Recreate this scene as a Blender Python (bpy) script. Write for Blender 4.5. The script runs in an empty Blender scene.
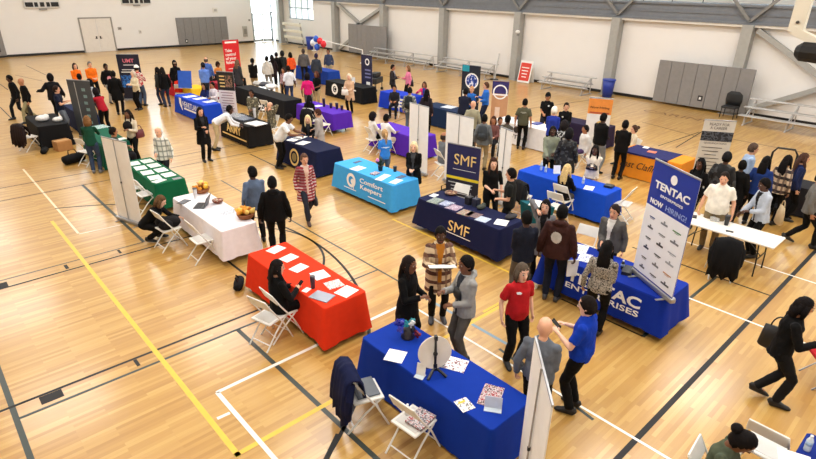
import bpy, bmesh, math, random
from mathutils import Vector as V, Matrix as M, noise as NZ
random.seed(7)
PI = math.pi
sc = bpy.context.scene
C = sc.collection
CAMZ = 5.2
FOC = 547.69
ROT = ((0.73799229, 0.2665601, -0.61992992), (-0.67465557, 0.31105044, -0.66939337), (0.01439591, 0.91224631, 0.40938908))

def at(px, py, z=0.0):
    """where the sight line of a measured photo point meets height z (metres)"""
    c = (px - 408.0, -(py - 229.5), -FOC)
    d = [sum(r[i] * c[i] for i in range(3)) for r in ROT]
    t = (z - CAMZ) / d[2]
    return V((d[0] * t, d[1] * t, z))

# ---------------------------------------------------------------- materials
def lin(c):
    return tuple(((x / 255.0) / 12.92 if x / 255.0 <= .04045 else ((x / 255.0 + .055) / 1.055) ** 2.4) for x in c) + (1,)
_mats = {}
def nodes(name):
    m = bpy.data.materials.new(name); m.use_nodes = True
    nt = m.node_tree
    return m, nt, nt.nodes['Principled BSDF']
def mat(rgb, rough=.6, metal=0, var=.10, scale=6, bump=0, spec=.5, name='surface', coat=0):
    key = (tuple(rgb), rough, metal, var, scale, bump, spec, coat)
    if key in _mats: return _mats[key]
    m, nt, b = nodes(name)
    tc = nt.nodes.new('ShaderNodeTexCoord'); n = nt.nodes.new('ShaderNodeTexNoise')
    n.inputs['Scale'].default_value = scale; n.inputs['Detail'].default_value = 4
    nt.links.new(tc.outputs['Object'], n.inputs['Vector'])
    r = nt.nodes.new('ShaderNodeValToRGB'); L = lin(rgb)
    r.color_ramp.elements[0].position = .3; r.color_ramp.elements[1].position = .7
    r.color_ramp.elements[0].color = tuple(x * (1 - var) for x in L[:3]) + (1,)
    r.color_ramp.elements[1].color = tuple(min(1, x * (1 + var)) for x in L[:3]) + (1,)
    nt.links.new(n.outputs['Fac'], r.inputs['Fac']); nt.links.new(r.outputs['Color'], b.inputs['Base Color'])
    b.inputs['Roughness'].default_value = rough; b.inputs['Metallic'].default_value = metal
    b.inputs['Specular IOR Level'].default_value = spec
    if coat: b.inputs['Coat Weight'].default_value = coat
    if bump:
        bp = nt.nodes.new('ShaderNodeBump'); bp.inputs['Strength'].default_value = bump; bp.inputs['Distance'].default_value = .02
        nt.links.new(n.outputs['Fac'], bp.inputs['Height']); nt.links.new(bp.outputs['Normal'], b.inputs['Normal'])
    _mats[key] = m
    return m
def cloth(rgb, bump=.35, var=.14): return mat(rgb, .85, 0, var, 9, bump, .2, 'fabric')
def skin(i):
    return mat([(236, 188, 160), (222, 168, 136), (178, 122, 88), (120, 78, 54), (78, 50, 36)][i], .5, 0, .05, 20, 0, .4, 'skin')
def hairm(rgb): return mat(rgb, .75, 0, .3, 40, .4, .12, 'hair')
def plaid(base, stripe, stripe2, sx=9., sz=9., w=.45):
    key = ('plaid', base, stripe, stripe2, sx, sz, w)
    if key in _mats: return _mats[key]
    m, nt, b = nodes('plaid_fabric'); tc = nt.nodes.new('ShaderNodeTexCoord')
    sep = nt.nodes.new('ShaderNodeSeparateXYZ'); nt.links.new(tc.outputs['Object'], sep.inputs[0])
    def band(out, f):
        a = nt.nodes.new('ShaderNodeMath'); a.operation = 'MULTIPLY'; a.inputs[1].default_value = f
        nt.links.new(out, a.inputs[0])
        g = nt.nodes.new('ShaderNodeMath'); g.operation = 'FRACT'; nt.links.new(a.outputs[0], g.inputs[0])
        l = nt.nodes.new('ShaderNodeMath'); l.operation = 'LESS_THAN'; l.inputs[1].default_value = w
        nt.links.new(g.outputs[0], l.inputs[0]); return l.outputs[0]
    ad = nt.nodes.new('ShaderNodeMath'); ad.operation = 'ADD'
    nt.links.new(sep.outputs['X'], ad.inputs[0]); nt.links.new(sep.outputs['Y'], ad.inputs[1])
    mx = nt.nodes.new('ShaderNodeMix'); mx.data_type = 'RGBA'; mx.inputs[6].default_value = lin(base); mx.inputs[7].default_value = lin(stripe)
    nt.links.new(band(sep.outputs['Z'], sz), mx.inputs[0])
    m2 = nt.nodes.new('ShaderNodeMix'); m2.data_type = 'RGBA'; m2.inputs[7].default_value = lin(stripe2)
    k = nt.nodes.new('ShaderNodeMath'); k.operation = 'MULTIPLY'; k.inputs[1].default_value = .75
    nt.links.new(band(ad.outputs[0], sx), k.inputs[0]); nt.links.new(k.outputs[0], m2.inputs[0])
    nt.links.new(mx.outputs[2], m2.inputs[6]); nt.links.new(m2.outputs[2], b.inputs['Base Color'])
    b.inputs['Roughness'].default_value = .85
    _mats[key] = m; return m
def blotch(c1, c2, c3, scale=14, name='patterned_fabric', rough=.85):
    key = ('blotch', c1, c2, c3, scale)
    if key in _mats: return _mats[key]
    m, nt, b = nodes(name); tc = nt.nodes.new('ShaderNodeTexCoord'); n = nt.nodes.new('ShaderNodeTexNoise')
    n.inputs['Scale'].default_value = scale; n.inputs['Detail'].default_value = 2
    nt.links.new(tc.outputs['Object'], n.inputs['Vector'])
    r = nt.nodes.new('ShaderNodeValToRGB'); r.color_ramp.interpolation = 'CONSTANT'
    r.color_ramp.elements[0].color = lin(c1); r.color_ramp.elements[1].position = .45; r.color_ramp.elements[1].color = lin(c2)
    e = r.color_ramp.elements.new(.56); e.color = lin(c3)
    nt.links.new(n.outputs['Fac'], r.inputs['Fac']); nt.links.new(r.outputs['Color'], b.inputs['Base Color'])
    b.inputs['Roughness'].default_value = rough
    _mats[key] = m; return m
def emit(rgb, s):
    m, nt, b = nodes('glowing'); b.inputs['Emission Color'].default_value = lin(rgb); b.inputs['Emission Strength'].default_value = s
    b.inputs['Base Color'].default_value = lin(rgb); return m

WHITE = mat((236, 236, 234), .45, 0, .03, name='white_plastic')
BLACK = mat((14, 14, 16), .7, 0, .2, name='black_fabric', bump=.2)
STEEL = mat((170, 172, 175), .35, .8, .05, name='steel')
DARKST = mat((40, 40, 44), .4, .6, .1, name='dark_steel')
PAPER = mat((240, 240, 236), .7, 0, .02, name='paper')
GLASSY = mat((200, 215, 225), .1, 0, .05, name='clear_plastic', spec=.8)

# ---------------------------------------------------------------- mesh helpers
def tag(o, label=None, cat=None, group=None, kind=None):
    if label: o['label'] = label
    if cat: o['category'] = cat
    if group: o['group'] = group
    if kind: o['kind'] = kind
    return o
def empty(name, loc=(0, 0, 0), rz=0, label=None, cat=None, group=None):
    o = bpy.data.objects.new(name, None); C.objects.link(o); o.location = loc; o.rotation_euler = (0, 0, rz)
    o.empty_display_size = .1
    return tag(o, label, cat, group)
def obj(name, bm, mats, parent=None, loc=None, rz=0, smooth=False):
    me = bpy.data.meshes.new(name)
    bmesh.ops.recalc_face_normals(bm, faces=bm.faces[:])
    bm.to_mesh(me); bm.free()
    for m in (mats if isinstance(mats, (list, tuple)) else [mats]): me.materials.append(m)
    if smooth:
        for p in me.polygons: p.use_smooth = True
    o = bpy.data.objects.new(name, me); C.objects.link(o)
    if parent: o.parent = parent
    if loc is not None: o.location = loc
    o.rotation_euler = (0, 0, rz)
    return o
def box(bm, c, s, rz=0, mi=0, bev=0, rot=None):
    r = bmesh.ops.create_cube(bm, size=1)
    mt = M.Translation(c) @ (rot.to_4x4() if rot else M.Rotation(rz, 4, 'Z')) @ M.Diagonal((s[0], s[1], s[2], 1))
    bmesh.ops.transform(bm, matrix=mt, verts=r['verts'])
    fs = set(f for v in r['verts'] for f in v.link_faces)
    for f in fs: f.material_index = mi
    if bev:
        es = set(e for v in r['verts'] for e in v.link_edges)
        try: rr = bmesh.ops.bevel(bm, geom=list(es), offset=bev, segments=2, affect='EDGES', profile=.5)
        except Exception: rr = None
        if rr:
            for f in rr['faces']: f.material_index = mi
    return bm
def bar(bm, a, b, w, h, up=V((0, 0, 1)), mi=0):
    a = V(a); b = V(b); d = b - a; L = d.length; d.normalize()
    s = d.cross(up)
    if s.length < 1e-4: s = d.cross(V((0, 1, 0)))
    s.normalize(); u = s.cross(d)
    R = M((s, d, u)).transposed()
    return box(bm, (a + b) / 2, (w, L, h), rot=R, mi=mi)
def tube(bm, pts, rads, ref=V((1, 0, 0)), seg=10, mi=0, cap=True, closed=False):
    pts = [V(p) for p in pts]; n = len(pts); rings = []
    for i, p in enumerate(pts):
        if closed: t = pts[(i + 1) % n] - pts[i - 1]
        else: t = pts[min(i + 1, n - 1)] - pts[max(i - 1, 0)]
        if t.length < 1e-7: t = V((0, 0, 1))
        t.normalize()
        s = ref - t * ref.dot(t)
        if s.length < 1e-3:
            s = V((0, 1, 0)) - t * t.y
            if s.length < 1e-3: s = V((1, 0, 0))
        s.normalize(); o = t.cross(s)
        r = rads[i] if isinstance(rads, (list, tuple)) else rads
        ra, rb = r if isinstance(r, (tuple, list)) else (r, r)
        rings.append([bm.verts.new(p + s * (math.cos(2 * PI * k / seg) * ra) + o * (math.sin(2 * PI * k / seg) * rb)) for k in range(seg)])
    fs = []
    m = n if closed else n - 1
    for i in range(m):
        A, B = rings[i], rings[(i + 1) % n]
        for k in range(seg): fs.append(bm.faces.new((A[k], A[(k + 1) % seg], B[(k + 1) % seg], B[k])))
    if cap and not closed:
        fs.append(bm.faces.new(list(reversed(rings[0])))); fs.append(bm.faces.new(rings[-1]))
    for f in fs: f.material_index = mi
    return rings
def ball(bm, c, r, mi=0, u=12, v=8, R=None):
    q = bmesh.ops.create_uvsphere(bm, u_segments=u, v_segments=v, radius=1)
    rr = r if isinstance(r, (tuple, list)) else (r, r, r)
    mt = M.Translation(c) @ (R.to_4x4() if R else M.Identity(4)) @ M.Diagonal((rr[0], rr[1], rr[2], 1))
    bmesh.ops.transform(bm, matrix=mt, verts=q['verts'])
    for f in set(f for w in q['verts'] for f in w.link_faces): f.material_index = mi; f.smooth = True
    return q['verts']
def lathe(bm, prof, c=(0, 0, 0), seg=16, mi=0):
    """prof: list of (r, z)"""
    rings = []
    for r, z in prof:
        rings.append([bm.verts.new((c[0] + max(r, .0005) * math.cos(2 * PI * k / seg), c[1] + max(r, .0005) * math.sin(2 * PI * k / seg), c[2] + z)) for k in range(seg)])
    for A, B in zip(rings, rings[1:]):
        for k in range(seg):
            f = bm.faces.new((A[k], A[(k + 1) % seg], B[(k + 1) % seg], B[k])); f.material_index = mi; f.smooth = True
    f = bm.faces.new(list(reversed(rings[0]))); f.material_index = mi
    f = bm.faces.new(rings[-1]); f.material_index = mi
def NB(): return bmesh.new()

# text: queued, turned into meshes in one go at the end
TEXTQ = []
def text(body, parent, fn, w, h=None, material=None, name='lettering', shear=0, bold=.0, thick=.004, align_left=False):
    """fn(u, v, d) -> local point of the parent; text box w wide (h tall) centred on u=v=0"""
    cu = bpy.data.curves.new('lettering', 'FONT'); cu.body = body; cu.size = 1; cu.extrude = .01; cu.shear = shear
    cu.offset = bold; cu.align_x = 'LEFT' if align_left else 'CENTER'; cu.space_line = .95; cu.resolution_u = 3
    o = bpy.data.objects.new('lettering', cu); C.objects.link(o)
    TEXTQ.append((o, parent, fn, w, h, material or WHITE, name, thick))
def flush_text():
    bpy.context.view_layer.update(); dg = bpy.context.evaluated_depsgraph_get()
    for o, parent, fn, w, h, m, name, thick in TEXTQ:
        me = bpy.data.meshes.new_from_object(o.evaluated_get(dg)); xs = [v.co.x for v in me.vertices]; ys = [v.co.y for v in me.vertices]
        if not xs: continue
        x0, x1, y0, y1 = min(xs), max(xs), min(ys), max(ys); k = w / max(1e-6, x1 - x0)
        ky = k if h is None else h / max(1e-6, y1 - y0)
        for v in me.vertices:
            v.co = fn((v.co.x - (x0 + x1) / 2) * k, (v.co.y - (y0 + y1) / 2) * ky, thick if v.co.z > 0 else -.004)
        me.materials.clear(); me.materials.append(m)
        bpy.data.objects.remove(o)
        q = bpy.data.objects.new(name, me); C.objects.link(q); q.parent = parent
    TEXTQ.clear()
# remesh queue (bodies and clothes are grown from lofts and fused into one skin)
RQ = []
def fuse(name, bm, mats, parent, voxel, it=3, post=None):
    o = obj(name, bm, mats, parent, smooth=True)
    r = o.modifiers.new('fuse', 'REMESH'); r.mode = 'VOXEL'; r.voxel_size = voxel; r.use_smooth_shade = True
    if it:
        s = o.modifiers.new('smooth', 'SMOOTH'); s.factor = .5; s.iterations = it
    RQ.append((o, post)); return o
def flush_fuse():
    bpy.context.view_layer.update(); dg = bpy.context.evaluated_depsgraph_get()
    done = [(o, post, bpy.data.meshes.new_from_object(o.evaluated_get(dg))) for o, post in RQ]
    for o, post, me in done:
        mats = list(o.data.materials); o.modifiers.clear(); old = o.data
        me.materials.clear()
        for m in mats: me.materials.append(m)
        for p in me.polygons: p.material_index = 0; p.use_smooth = True
        if post:
            bm = bmesh.new(); bm.from_mesh(me); post(bm); bm.to_mesh(me); bm.free()
        o.data = me; bpy.data.meshes.remove(old)
    RQ.clear()
# ---------------------------------------------------------------- people
EYEW = mat((160, 148, 138), .3, name='eye'); PUP = mat((25, 18, 14), .3, name='pupil'); LIP = mat((150, 72, 66), .5, name='lip')
ARMS = {'down': (.085, .03, -.52), 'fwd': (.06, .20, -.46), 'back': (.07, -.19, -.47), 'front': (-.11, .25, -.34), 'hold': (-.05, .31, -.20),
        'reach': (-.03, .44, -.24), 'table': (-.05, .37, -.27), 'hip': (.10, .03, -.36), 'cross': (-.20, .22, -.20), 'phone': (-.04, .27, -.04),
        'ear': (-.03, .13, .17), 'out': (.38, .12, -.26), 'pocket': (.03, .09, -.43), 'lap': (-.06, .28, -.36), 'lowreach': (-.05, .30, -.44), 'strap': (-.05, .16, -.10), 'high': (-.02, .40, -.02)}
def ik(a, t, l1, l2, pole):
    d = t - a; L = min(d.length, (l1 + l2) * .995); L = max(L, abs(l1 - l2) * 1.1 + .02); dn = d.normalized(); t = a + dn * L
    c = max(-1, min(1, (l1 * l1 + L * L - l2 * l2) / (2 * l1 * L))); p = pole - dn * pole.dot(dn)
    if p.length < 1e-4: p = V((0, 1, 0)) - dn * dn.y
    p.normalize()
    return a + dn * (l1 * c) + p * (l1 * math.sqrt(1 - c * c)), t
def person(label, hx, hy, f, H=1.70, sex='m', skin_i=1, top=(40, 40, 45), topm=None, pants=(25, 25, 30), pantsm=None, shoe=(20, 20, 22),
           hair='short', hc=(25, 18, 14), ra='down', la='down', sit=False, squat=False, walk=0, lean=0, side=0, hyaw=0, hpitch=2, b=1.0, belly=0,
           sleeve='long', kind='shirt', inner=None, hood=None, cap=None, legs='trousers', stance=.0, dz=0, wide=0, ghost=None, pelvis=None, feet=None, cuff=None, ankle=None, badge=None, collar=None):
    s = H / 1.75; fem = sex == 'f'
    th = math.radians(lean); sd = math.radians(side)
    pz = .925 if not sit else .535 / s
    if squat: pz = .42
    if walk: pz -= .03
    if pelvis: pz = pelvis
    pel = V((0, 0, pz * s + dz))
    u = V((math.sin(sd), math.sin(th) * math.cos(sd), math.cos(th) * math.cos(sd))); r = V((1, 0, 0)); r = (r - u * r.dot(u)).normalized(); n = u.cross(r)
    if n.y < 0 and abs(th) < 1.4: n = -n
    sp = lambda d, x=0, y=0: pel + u * (d * s) + r * (x * s) + n * (y * s)
    wb = b * (.92 if fem else 1.0)
    nb = sp(.525, 0, -.01)
    hth = th * .55 + math.radians(hpitch)
    hu = V((math.sin(sd) * .5, math.sin(hth * .7), math.cos(hth * .7))).normalized()
    ya = math.radians(hyaw)
    hf0 = V((0, math.cos(hth), -math.sin(hth)))
    hr0 = V((1, 0, 0)); hUp = hr0.cross(hf0)
    RY = M.Rotation(ya, 3, hUp); hf = RY @ hf0; hr = RY @ hr0
    hs = (.55 + .45 * s) * 1.13
    hc_ = nb + hu * (.080 * s) + hUp * (.072 * hs) + hf0 * (.022)
    HP = lambda x, y, z: hc_ + (hr * x + hf * y + hUp * z) * hs
    topz = HP(0, 0, .125)
    w = at(hx, hy, topz.z)
    cdir = math.atan2(-w.y, -w.x) + math.radians(f)      # facing direction in the world
    rz = cdir - PI / 2
    off = M.Rotation(rz, 3, 'Z') @ V((topz.x, topz.y, 0))
    base = V((w.x - off.x, w.y - off.y, 0)); dist = math.hypot(w.x, w.y)
    root = empty('person', base, rz, label, 'person', 'people at the job fair')
    near = dist < 10.5; vox = .0125 if near else (.016 if dist < 16 else .019)
    it = 3 if dist < 16 else 2
    # ---- limbs
    J = {}
    for sg, key, spec in ((1, 'R', ra), (-1, 'L', la)):
        sh = sp(.452, sg * .166 * (.55 + .45 * wb), -.012)
        tt = ARMS[spec] if isinstance(spec, str) else spec
        if spec in ('down', 'fwd', 'back'): tg = sh + V((sg * (tt[0] + .03 * (wb - 1) * 5), tt[1], tt[2])) * s
        else: tg = sh + V((sg * tt[0], tt[1], tt[2])) * s
        pole = V((sg * .55, -1, -.35)) if spec not in ('hip',) else V((sg * 1, -.5, 0))
        if spec in ('out',): pole = V((sg * .2, -.6, -.8))
        el, wr = ik(sh, tg, .295 * s, .255 * s, pole)
        J['sh' + key], J['el' + key], J['wr' + key] = sh, el, wr
        hipj = sp(-.02, sg * .088 * (.5 + .5 * b), 0)
        if feet: an = V(feet[key]) * s
        elif sit: an = V((sg * .12, .40, .085 / s)) * s
        elif squat: an = V((sg * .13, .06 if sg > 0 else .20, .10)) * s
        else: an = V((sg * (.095 + stance), 0.0 - (lean * .0022), .085)) * s
        if walk:
            an = V((sg * .075, walk * (.26 if sg > 0 else -.27), .085 if walk * sg > 0 else .15)) * s
        kn, an = ik(hipj, an, .435 * s, .425 * s, V((sg * .12, 1, .1 if not squat else .6)))
        J['hip' + key], J['kn' + key], J['an' + key] = hipj, kn, an
    X = V((1, 0, 0))
    def torso(bm, lo, o, hemf=1.0, top_=.545):
        prof = [(-.075, .150, .100), (.0, .168, .118), (.10, .158, .112), (.20, .142 if fem else .150, .104), (.30, .140 if fem else .152, .112 if not fem else .118), (.40, .146 if fem else .158, .112 if not fem else .122), (.455, .142 if fem else .154, .096), (.50, .105, .078), (.545, .062, .064)]
        pts, rad = [], []
        for d, x, y in prof:
            if d < lo - 1e-6: continue
            if d > top_ + 1e-6: continue
            if lo < -.08 and d < .06: x = max(x, .176 if lo > -.16 else .198); y = max(y, .118 if lo > -.16 else .136)
            yy = y + (belly * math.exp(-((d - .14) / .13) ** 2))
            pts.append(sp(d, 0, belly * .5 * math.exp(-((d - .14) / .13) ** 2))); rad.append(((x * wb + o) * s, (yy * (.6 + .4 * wb) + o) * s))
        if lo < -.075 - 1e-6:
            q = [lo, (lo - .06) / 2] if lo < -.16 else [lo]
            dd = V((0, 0, -1)) if lo < -.16 else -u
            for k, d in enumerate(q):
                pts.insert(k, sp(-.04) + dd * (abs(d) - .04) * s); rad.insert(k, ((.190 * max(b, 1) + o + (.05 * abs(d) if lo < -.16 else -.012)) * s, (.135 + o + .05 * abs(d)) * s))
        tube(bm, pts, rad, r, 20)
    def arm(bm, key, o, frac=1.0, wcuff=0):
        a, e, wv = J['sh' + key], J['el' + key], J['wr' + key]
        fb = (.85 + .15 * b) * (.92 if fem else 1) * s
        top0 = sp(.445, (1 if key == 'R' else -1) * .09, -.005)
        if frac <= .5:
            e2 = a.lerp(e, frac * 2); tube(bm, [top0, a, e2], [.054 * fb + o, .056 * fb + o, (.052 * fb + o + wcuff)], X, 12)
        else:
            w2 = e.lerp(wv, (frac - .5) * 2)
            tube(bm, [top0, a, a.lerp(e, .5), e], [.052 * fb + o, .054 * fb + o, .051 * fb + o, .044 * fb + o], X, 12)
            ball(bm, e, .046 * fb + o)
            tube(bm, [e, e.lerp(w2, .45), w2], [.045 * fb + o, .042 * fb + o, .030 * fb + o + wcuff + (.006 if o > .005 else 0)], X, 12)
        ball(bm, a, .055 * fb + o)
    def leg(bm, key, o, cut=1.0, cw=0):
        h, k, a = J['hip' + key], J['kn' + key], J['an' + key]
        fb = (.8 + .2 * b) * s
        tube(bm, [h, h.lerp(k, .35), h.lerp(k, .75), k], [.088 * fb + o, .083 * fb + o, .064 * fb + o, .056 * fb + o], X, 12)
        ball(bm, k, .057 * fb + o); ball(bm, h, .09 * fb + o)
        a2 = k.lerp(a, cut)
        tube(bm, [k, k.lerp(a2, .35), a2], [.055 * fb + o, .054 * fb + o + cw * .5, .038 * fb + o + cw], X, 12)
    # ---- body: one continuous skin
    bm = NB(); torso(bm, -.075, -.012)
    tube(bm, [sp(.48, 0, -.01), nb + hu * .03 * s, hc_ - hUp * .06 * hs], [.062 * s, .052 * s, .052 * s], X, 12)
    hd = [(-.121, .020, .022, .058), (-.110, .038, .040, .046), (-.085, .052, .062, .026), (-.05, .062, .078, .012), (-.01, .070, .088, .004), (.03, .075, .094, 0), (.07, .070, .088, -.004), (.10, .050, .062, -.006), (.118, .018, .025, -.006)]
    tube(bm, [HP(0, q[3], q[0]) for q in hd], [(q[1] * hs, q[2] * hs) for q in hd], hr, 16)
    tube(bm, [HP(0, .080, .02), HP(0, .098, -.012), HP(0, .104, -.032)], [.010 * hs, .013 * hs, .018 * hs], hr, 8)
    for sg in (1, -1):
        ball(bm, HP(sg * .076, -.008, -.008), (.010 * hs, .020 * hs, .030 * hs), R=M((hr, hf, hUp)).transposed())
    hands = {}
    for sg, key in ((1, 'R'), (-1, 'L')):
        arm(bm, key, -.006); leg(bm, key, -.010)
        e, wv = J['el' + key], J['wr' + key]; d = (wv - e).normalized()
        nin = V((-sg, .15, -.1)); nin = (nin - d * nin.dot(d)).normalized()
        if abs(d.z) < .6: nin = V((-sg * .35, 0, -1)); nin = (nin - d * nin.dot(d)).normalized()
        wd = d.cross(nin).normalized()
        if wd.y < 0 and abs(d.z) >= .6: wd = -wd
        if abs(d.z) < .6 and wd.x * sg > 0: wd = -wd
        hl = (.9 if fem else 1.0) * s
        pc = wv + d * .045 * hl
        tube(bm, [wv - d * .01, wv + d * .03 * hl, wv + d * .07 * hl, wv + d * .09 * hl], [(.026 * hl, .020 * hl), (.036 * hl, .017 * hl), (.040 * hl, .016 * hl), (.034 * hl, .013 * hl)], wd, 10)
        hands[key] = (wv, d, nin, wd, hl)
        k, a = J['kn' + key], J['an' + key]
        fwd = V((sg * .12, 1, 0)).normalized()
        tube(bm, [a + V((0, 0, .03)), a, a + fwd * .06 * s - V((0, 0, .035)) * s, a + fwd * .13 * s - V((0, 0, .05)) * s], [.036 * s, .036 * s, .034 * s, .022 * s], X, 8)
    def body_post(bm):
        for key, (wv, d, nin, wd, hl) in hands.items():
            for q, (offw, ln, cu) in enumerate(((.030, .068, .35), (.011, .076, .45), (-.009, .072, .55), (-.028, .056, .65))):
                p = wv + d * .078 * hl + wd * offw * hl; pts = [p]; ang = .15; dd = d
                for seg_ in (.42, .33, .25):
                    ang += cu; dd = (d * math.cos(ang) + nin * math.sin(ang)).normalized(); pts.append(pts[-1] + dd * ln * seg_ * hl)
                pts.append(pts[-1] + dd * .004)
                tube(bm, pts, [.0095 * hl, .009 * hl, .0085 * hl, .0075 * hl, .003 * hl], wd, 6)
            p = wv + d * .022 * hl + wd * .026 * hl
            t1 = (wd * .75 + d * .6 + nin * .25).normalized(); t2 = (d * .9 + wd * .2 + nin * .4).normalized()
            tube(bm, [p, p + t1 * .034 * hl, p + t1 * .034 * hl + t2 * .03 * hl, p + t1 * .034 * hl + t2 * .036 * hl], [.014 * hl, .011 * hl, .009 * hl, .003 * hl], d, 6)
        for sg in (1, -1):
            ball(bm, HP(sg * .030, .0805, .010), .0115 * hs, 1, 8, 6); ball(bm, HP(sg * .030, .0870, .009), .0085 * hs, 2, 8, 6)
            if near: tube(bm, [HP(sg * .012, .093, .033), HP(sg * .030, .092, .040), HP(sg * .048, .080, .034)], [.003, .0045, .003], hUp, 6, mi=2)
        tube(bm, [HP(-.024, .078, -.066), HP(0, .090, -.064), HP(.024, .078, -.066)], [(.003, .003), (.008, .006), (.003, .003)], hUp, 6, mi=3)
        for fce in bm.faces: fce.smooth = True
    fuse('body', bm, [skin(skin_i), EYEW, PUP, LIP], root, min(vox, .0145), it, body_post)
    # ---- clothes
    def wrinkle(bm, amp, fr=11):
        if dist > 17: return
        o3 = V((hx, hy, 0))
        bm.normal_update()
        for v in bm.verts:
            q = NZ.noise(V((v.co.x * fr, v.co.y * fr, v.co.z * fr * .7)) + o3) + .5 * NZ.noise(v.co * fr * 2.3 + o3)
            v.co += v.normal * (amp * q)
    thick = {'shirt': .012, 'tee': .010, 'jacket': .018, 'coat': .020, 'puffer': .036, 'dress': .012, 'hoodie': .018}[kind]
    hem = {'shirt': -.075, 'tee': -.075, 'jacket': -.10, 'coat': -.34, 'puffer': -.14, 'dress': -.48, 'hoodie': -.085}[kind]
    if sit or squat: hem = max(hem, -.085)
    bm = NB(); torso(bm, hem, thick + .004, 1.0)
    fr = {'long': .97, 'short': .36, 'elbow': .55, 'none': 0}[sleeve]
    for key in 'RL':
        if fr: arm(bm, key, thick * .65, fr, .012 if sleeve == 'short' else 0)
    if hood:
        tube(bm, [sp(.50, -.11, -.02), sp(.535, -.06, -.085), sp(.54, 0, -.105), sp(.535, .06, -.085), sp(.50, .11, -.02)], [.03 * s, .045 * s, .05 * s, .045 * s, .03 * s], V((0, 0, 1)), 10)
    if collar:
        tube(bm, [sp(.535, 0, -.01), sp(.575, 0, 0)], [(.075 * s, .075 * s), (.064 * s, .068 * s)], r, 14)
    tm = topm or cloth(top)
    mats = [tm]
    if inner: mats.append(cloth(inner))
    if badge: mats.append(cloth(badge[0]))
    def top_post(bm, inner=inner):
        wrinkle(bm, .0105 if near else .008)
        if inner or badge:
            bm.normal_update()
            for fc in bm.faces:
                c = fc.calc_center_median() - pel; z = c.dot(u) / s; x = c.dot(r) / s; y = c.dot(n) / s
                if inner and fc.normal.dot(n) > .25 and abs(x) < .028 + max(0, z - .25) * .16 and -.12 < z < .54 and y > 0: fc.material_index = 1
                if badge:
                    bx, bz, bw, bh, sg = badge[1:]
                    if fc.normal.dot(n) * sg > .3 and ((x - bx) / bw) ** 2 + ((z - bz) / bh) ** 2 < 1: fc.material_index = len(mats) - 1
    fuse({'shirt': 'shirt', 'tee': 't_shirt', 'jacket': 'jacket', 'coat': 'coat', 'puffer': 'jacket', 'dress': 'dress', 'hoodie': 'hooded_top'}[kind], bm, mats, root, vox, it, top_post)
    if legs == 'skirt':
        bm = NB(); zt = pel.z
        tube(bm, [sp(.1), sp(0), pel - V((0, 0, .25 * s)), pel - V((0, 0, .5 * s))], [(.165 * wb * s, .12 * s), (.19 * wb * s, .135 * s), (.20 * wb * s, .16 * s), (.21 * s, .18 * s)], X, 18)
        fuse('skirt', bm, [pantsm or cloth(pants)], root, vox, it, lambda b_: wrinkle(b_, .007, 7))
    else:
        bm = NB(); torso(bm, -.075, .002, top_=.20)
        for key in 'RL': leg(bm, key, .008 + wide * .3, .98 if legs == 'trousers' else .5, .012 + wide)
        fuse('trousers', bm, [pantsm or cloth(pants)], root, vox, it, lambda b_: wrinkle(b_, .009, 10))
    for sg, key in ((1, 'R'), (-1, 'L')):
        a = J['an' + key]; fwd = V((sg * .14, 1, 0)).normalized(); sdv = V((fwd.y, -fwd.x, 0)); bm = NB()
        lift = a.z - .085 * s
        q = [(-.078, .028, .030, .05), (-.062, .038, .062, .062), (-.005, .044, .066, .066), (.05, .046, .052, .052), (.11, .048, .034, .036), (.165, .042, .026, .028), (.195, .02, .016, .018)]
        tilt = -.35 if lift > .03 else 0
        pts = [V((a.x, a.y, lift)) + fwd * (k[0] * s) + V((0, 0, k[3] * s * .9 + tilt * k[0] * s + (.01 if tilt else 0))) for k in q]
        tube(bm, pts, [(k[1] * s, k[2] * s) for k in q], sdv, 12)
        for v in bm.verts:
            lo = lift + .004 + (tilt * ((v.co - V((a.x, a.y, 0))).dot(fwd)) if tilt else 0)
            if v.co.z < lo: v.co.z = max(lo, .003)
        if shoe: obj('shoe', bm, mat(shoe, .5, 0, .1, name='shoe_leather'), root, smooth=True)
    # ---- hair and hats
    if hair != 'bald':
        bm = NB()
        big = {'afro': 1.24, 'hood': 1.22, 'hijab': 1.14}.get(hair, 1.0)
        ball(bm, (0, 0, 0), 1, 0, 24, 18)
        for v in bm.verts:
            d = v.co.normalized(); az = d.y
            ff = max(0, d.y)
            line = -.55 + 1.13 * (ff ** .8)
            if hair in ('hood', 'hijab'): line = -.98 + (1.45 if d.y > .62 and abs(d.x) < .62 else 0)
            elif hair in ('long', 'ponytail', 'bun', 'bob'): line = -.75 + 1.34 * (ff ** .8)
            elif hair == 'balding': line = (-.6 if d.y < .1 else .6); line = line if d.z < .45 else 9
            elif hair == 'afro': line = -.7 + 1.0 * (ff ** .7)
            inside = d.z < line
            nzv = 1 + .05 * NZ.noise(d * 5 + V((hx, hy, 0)))
            if inside: p = V((d.x * .066, d.y * .078, d.z * .10))
            else: p = V((d.x * .084, d.y * .104 - .004, d.z * .130 + .002)) * (big * nzv)
            v.co = HP(p.x, p.y, p.z)
        dn = (u * -1 + V((0, 0, -1))).normalized()
        def drape(pts, wds):
            tube(bm, pts, wds, hr, 12)
        bk = -hf
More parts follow.
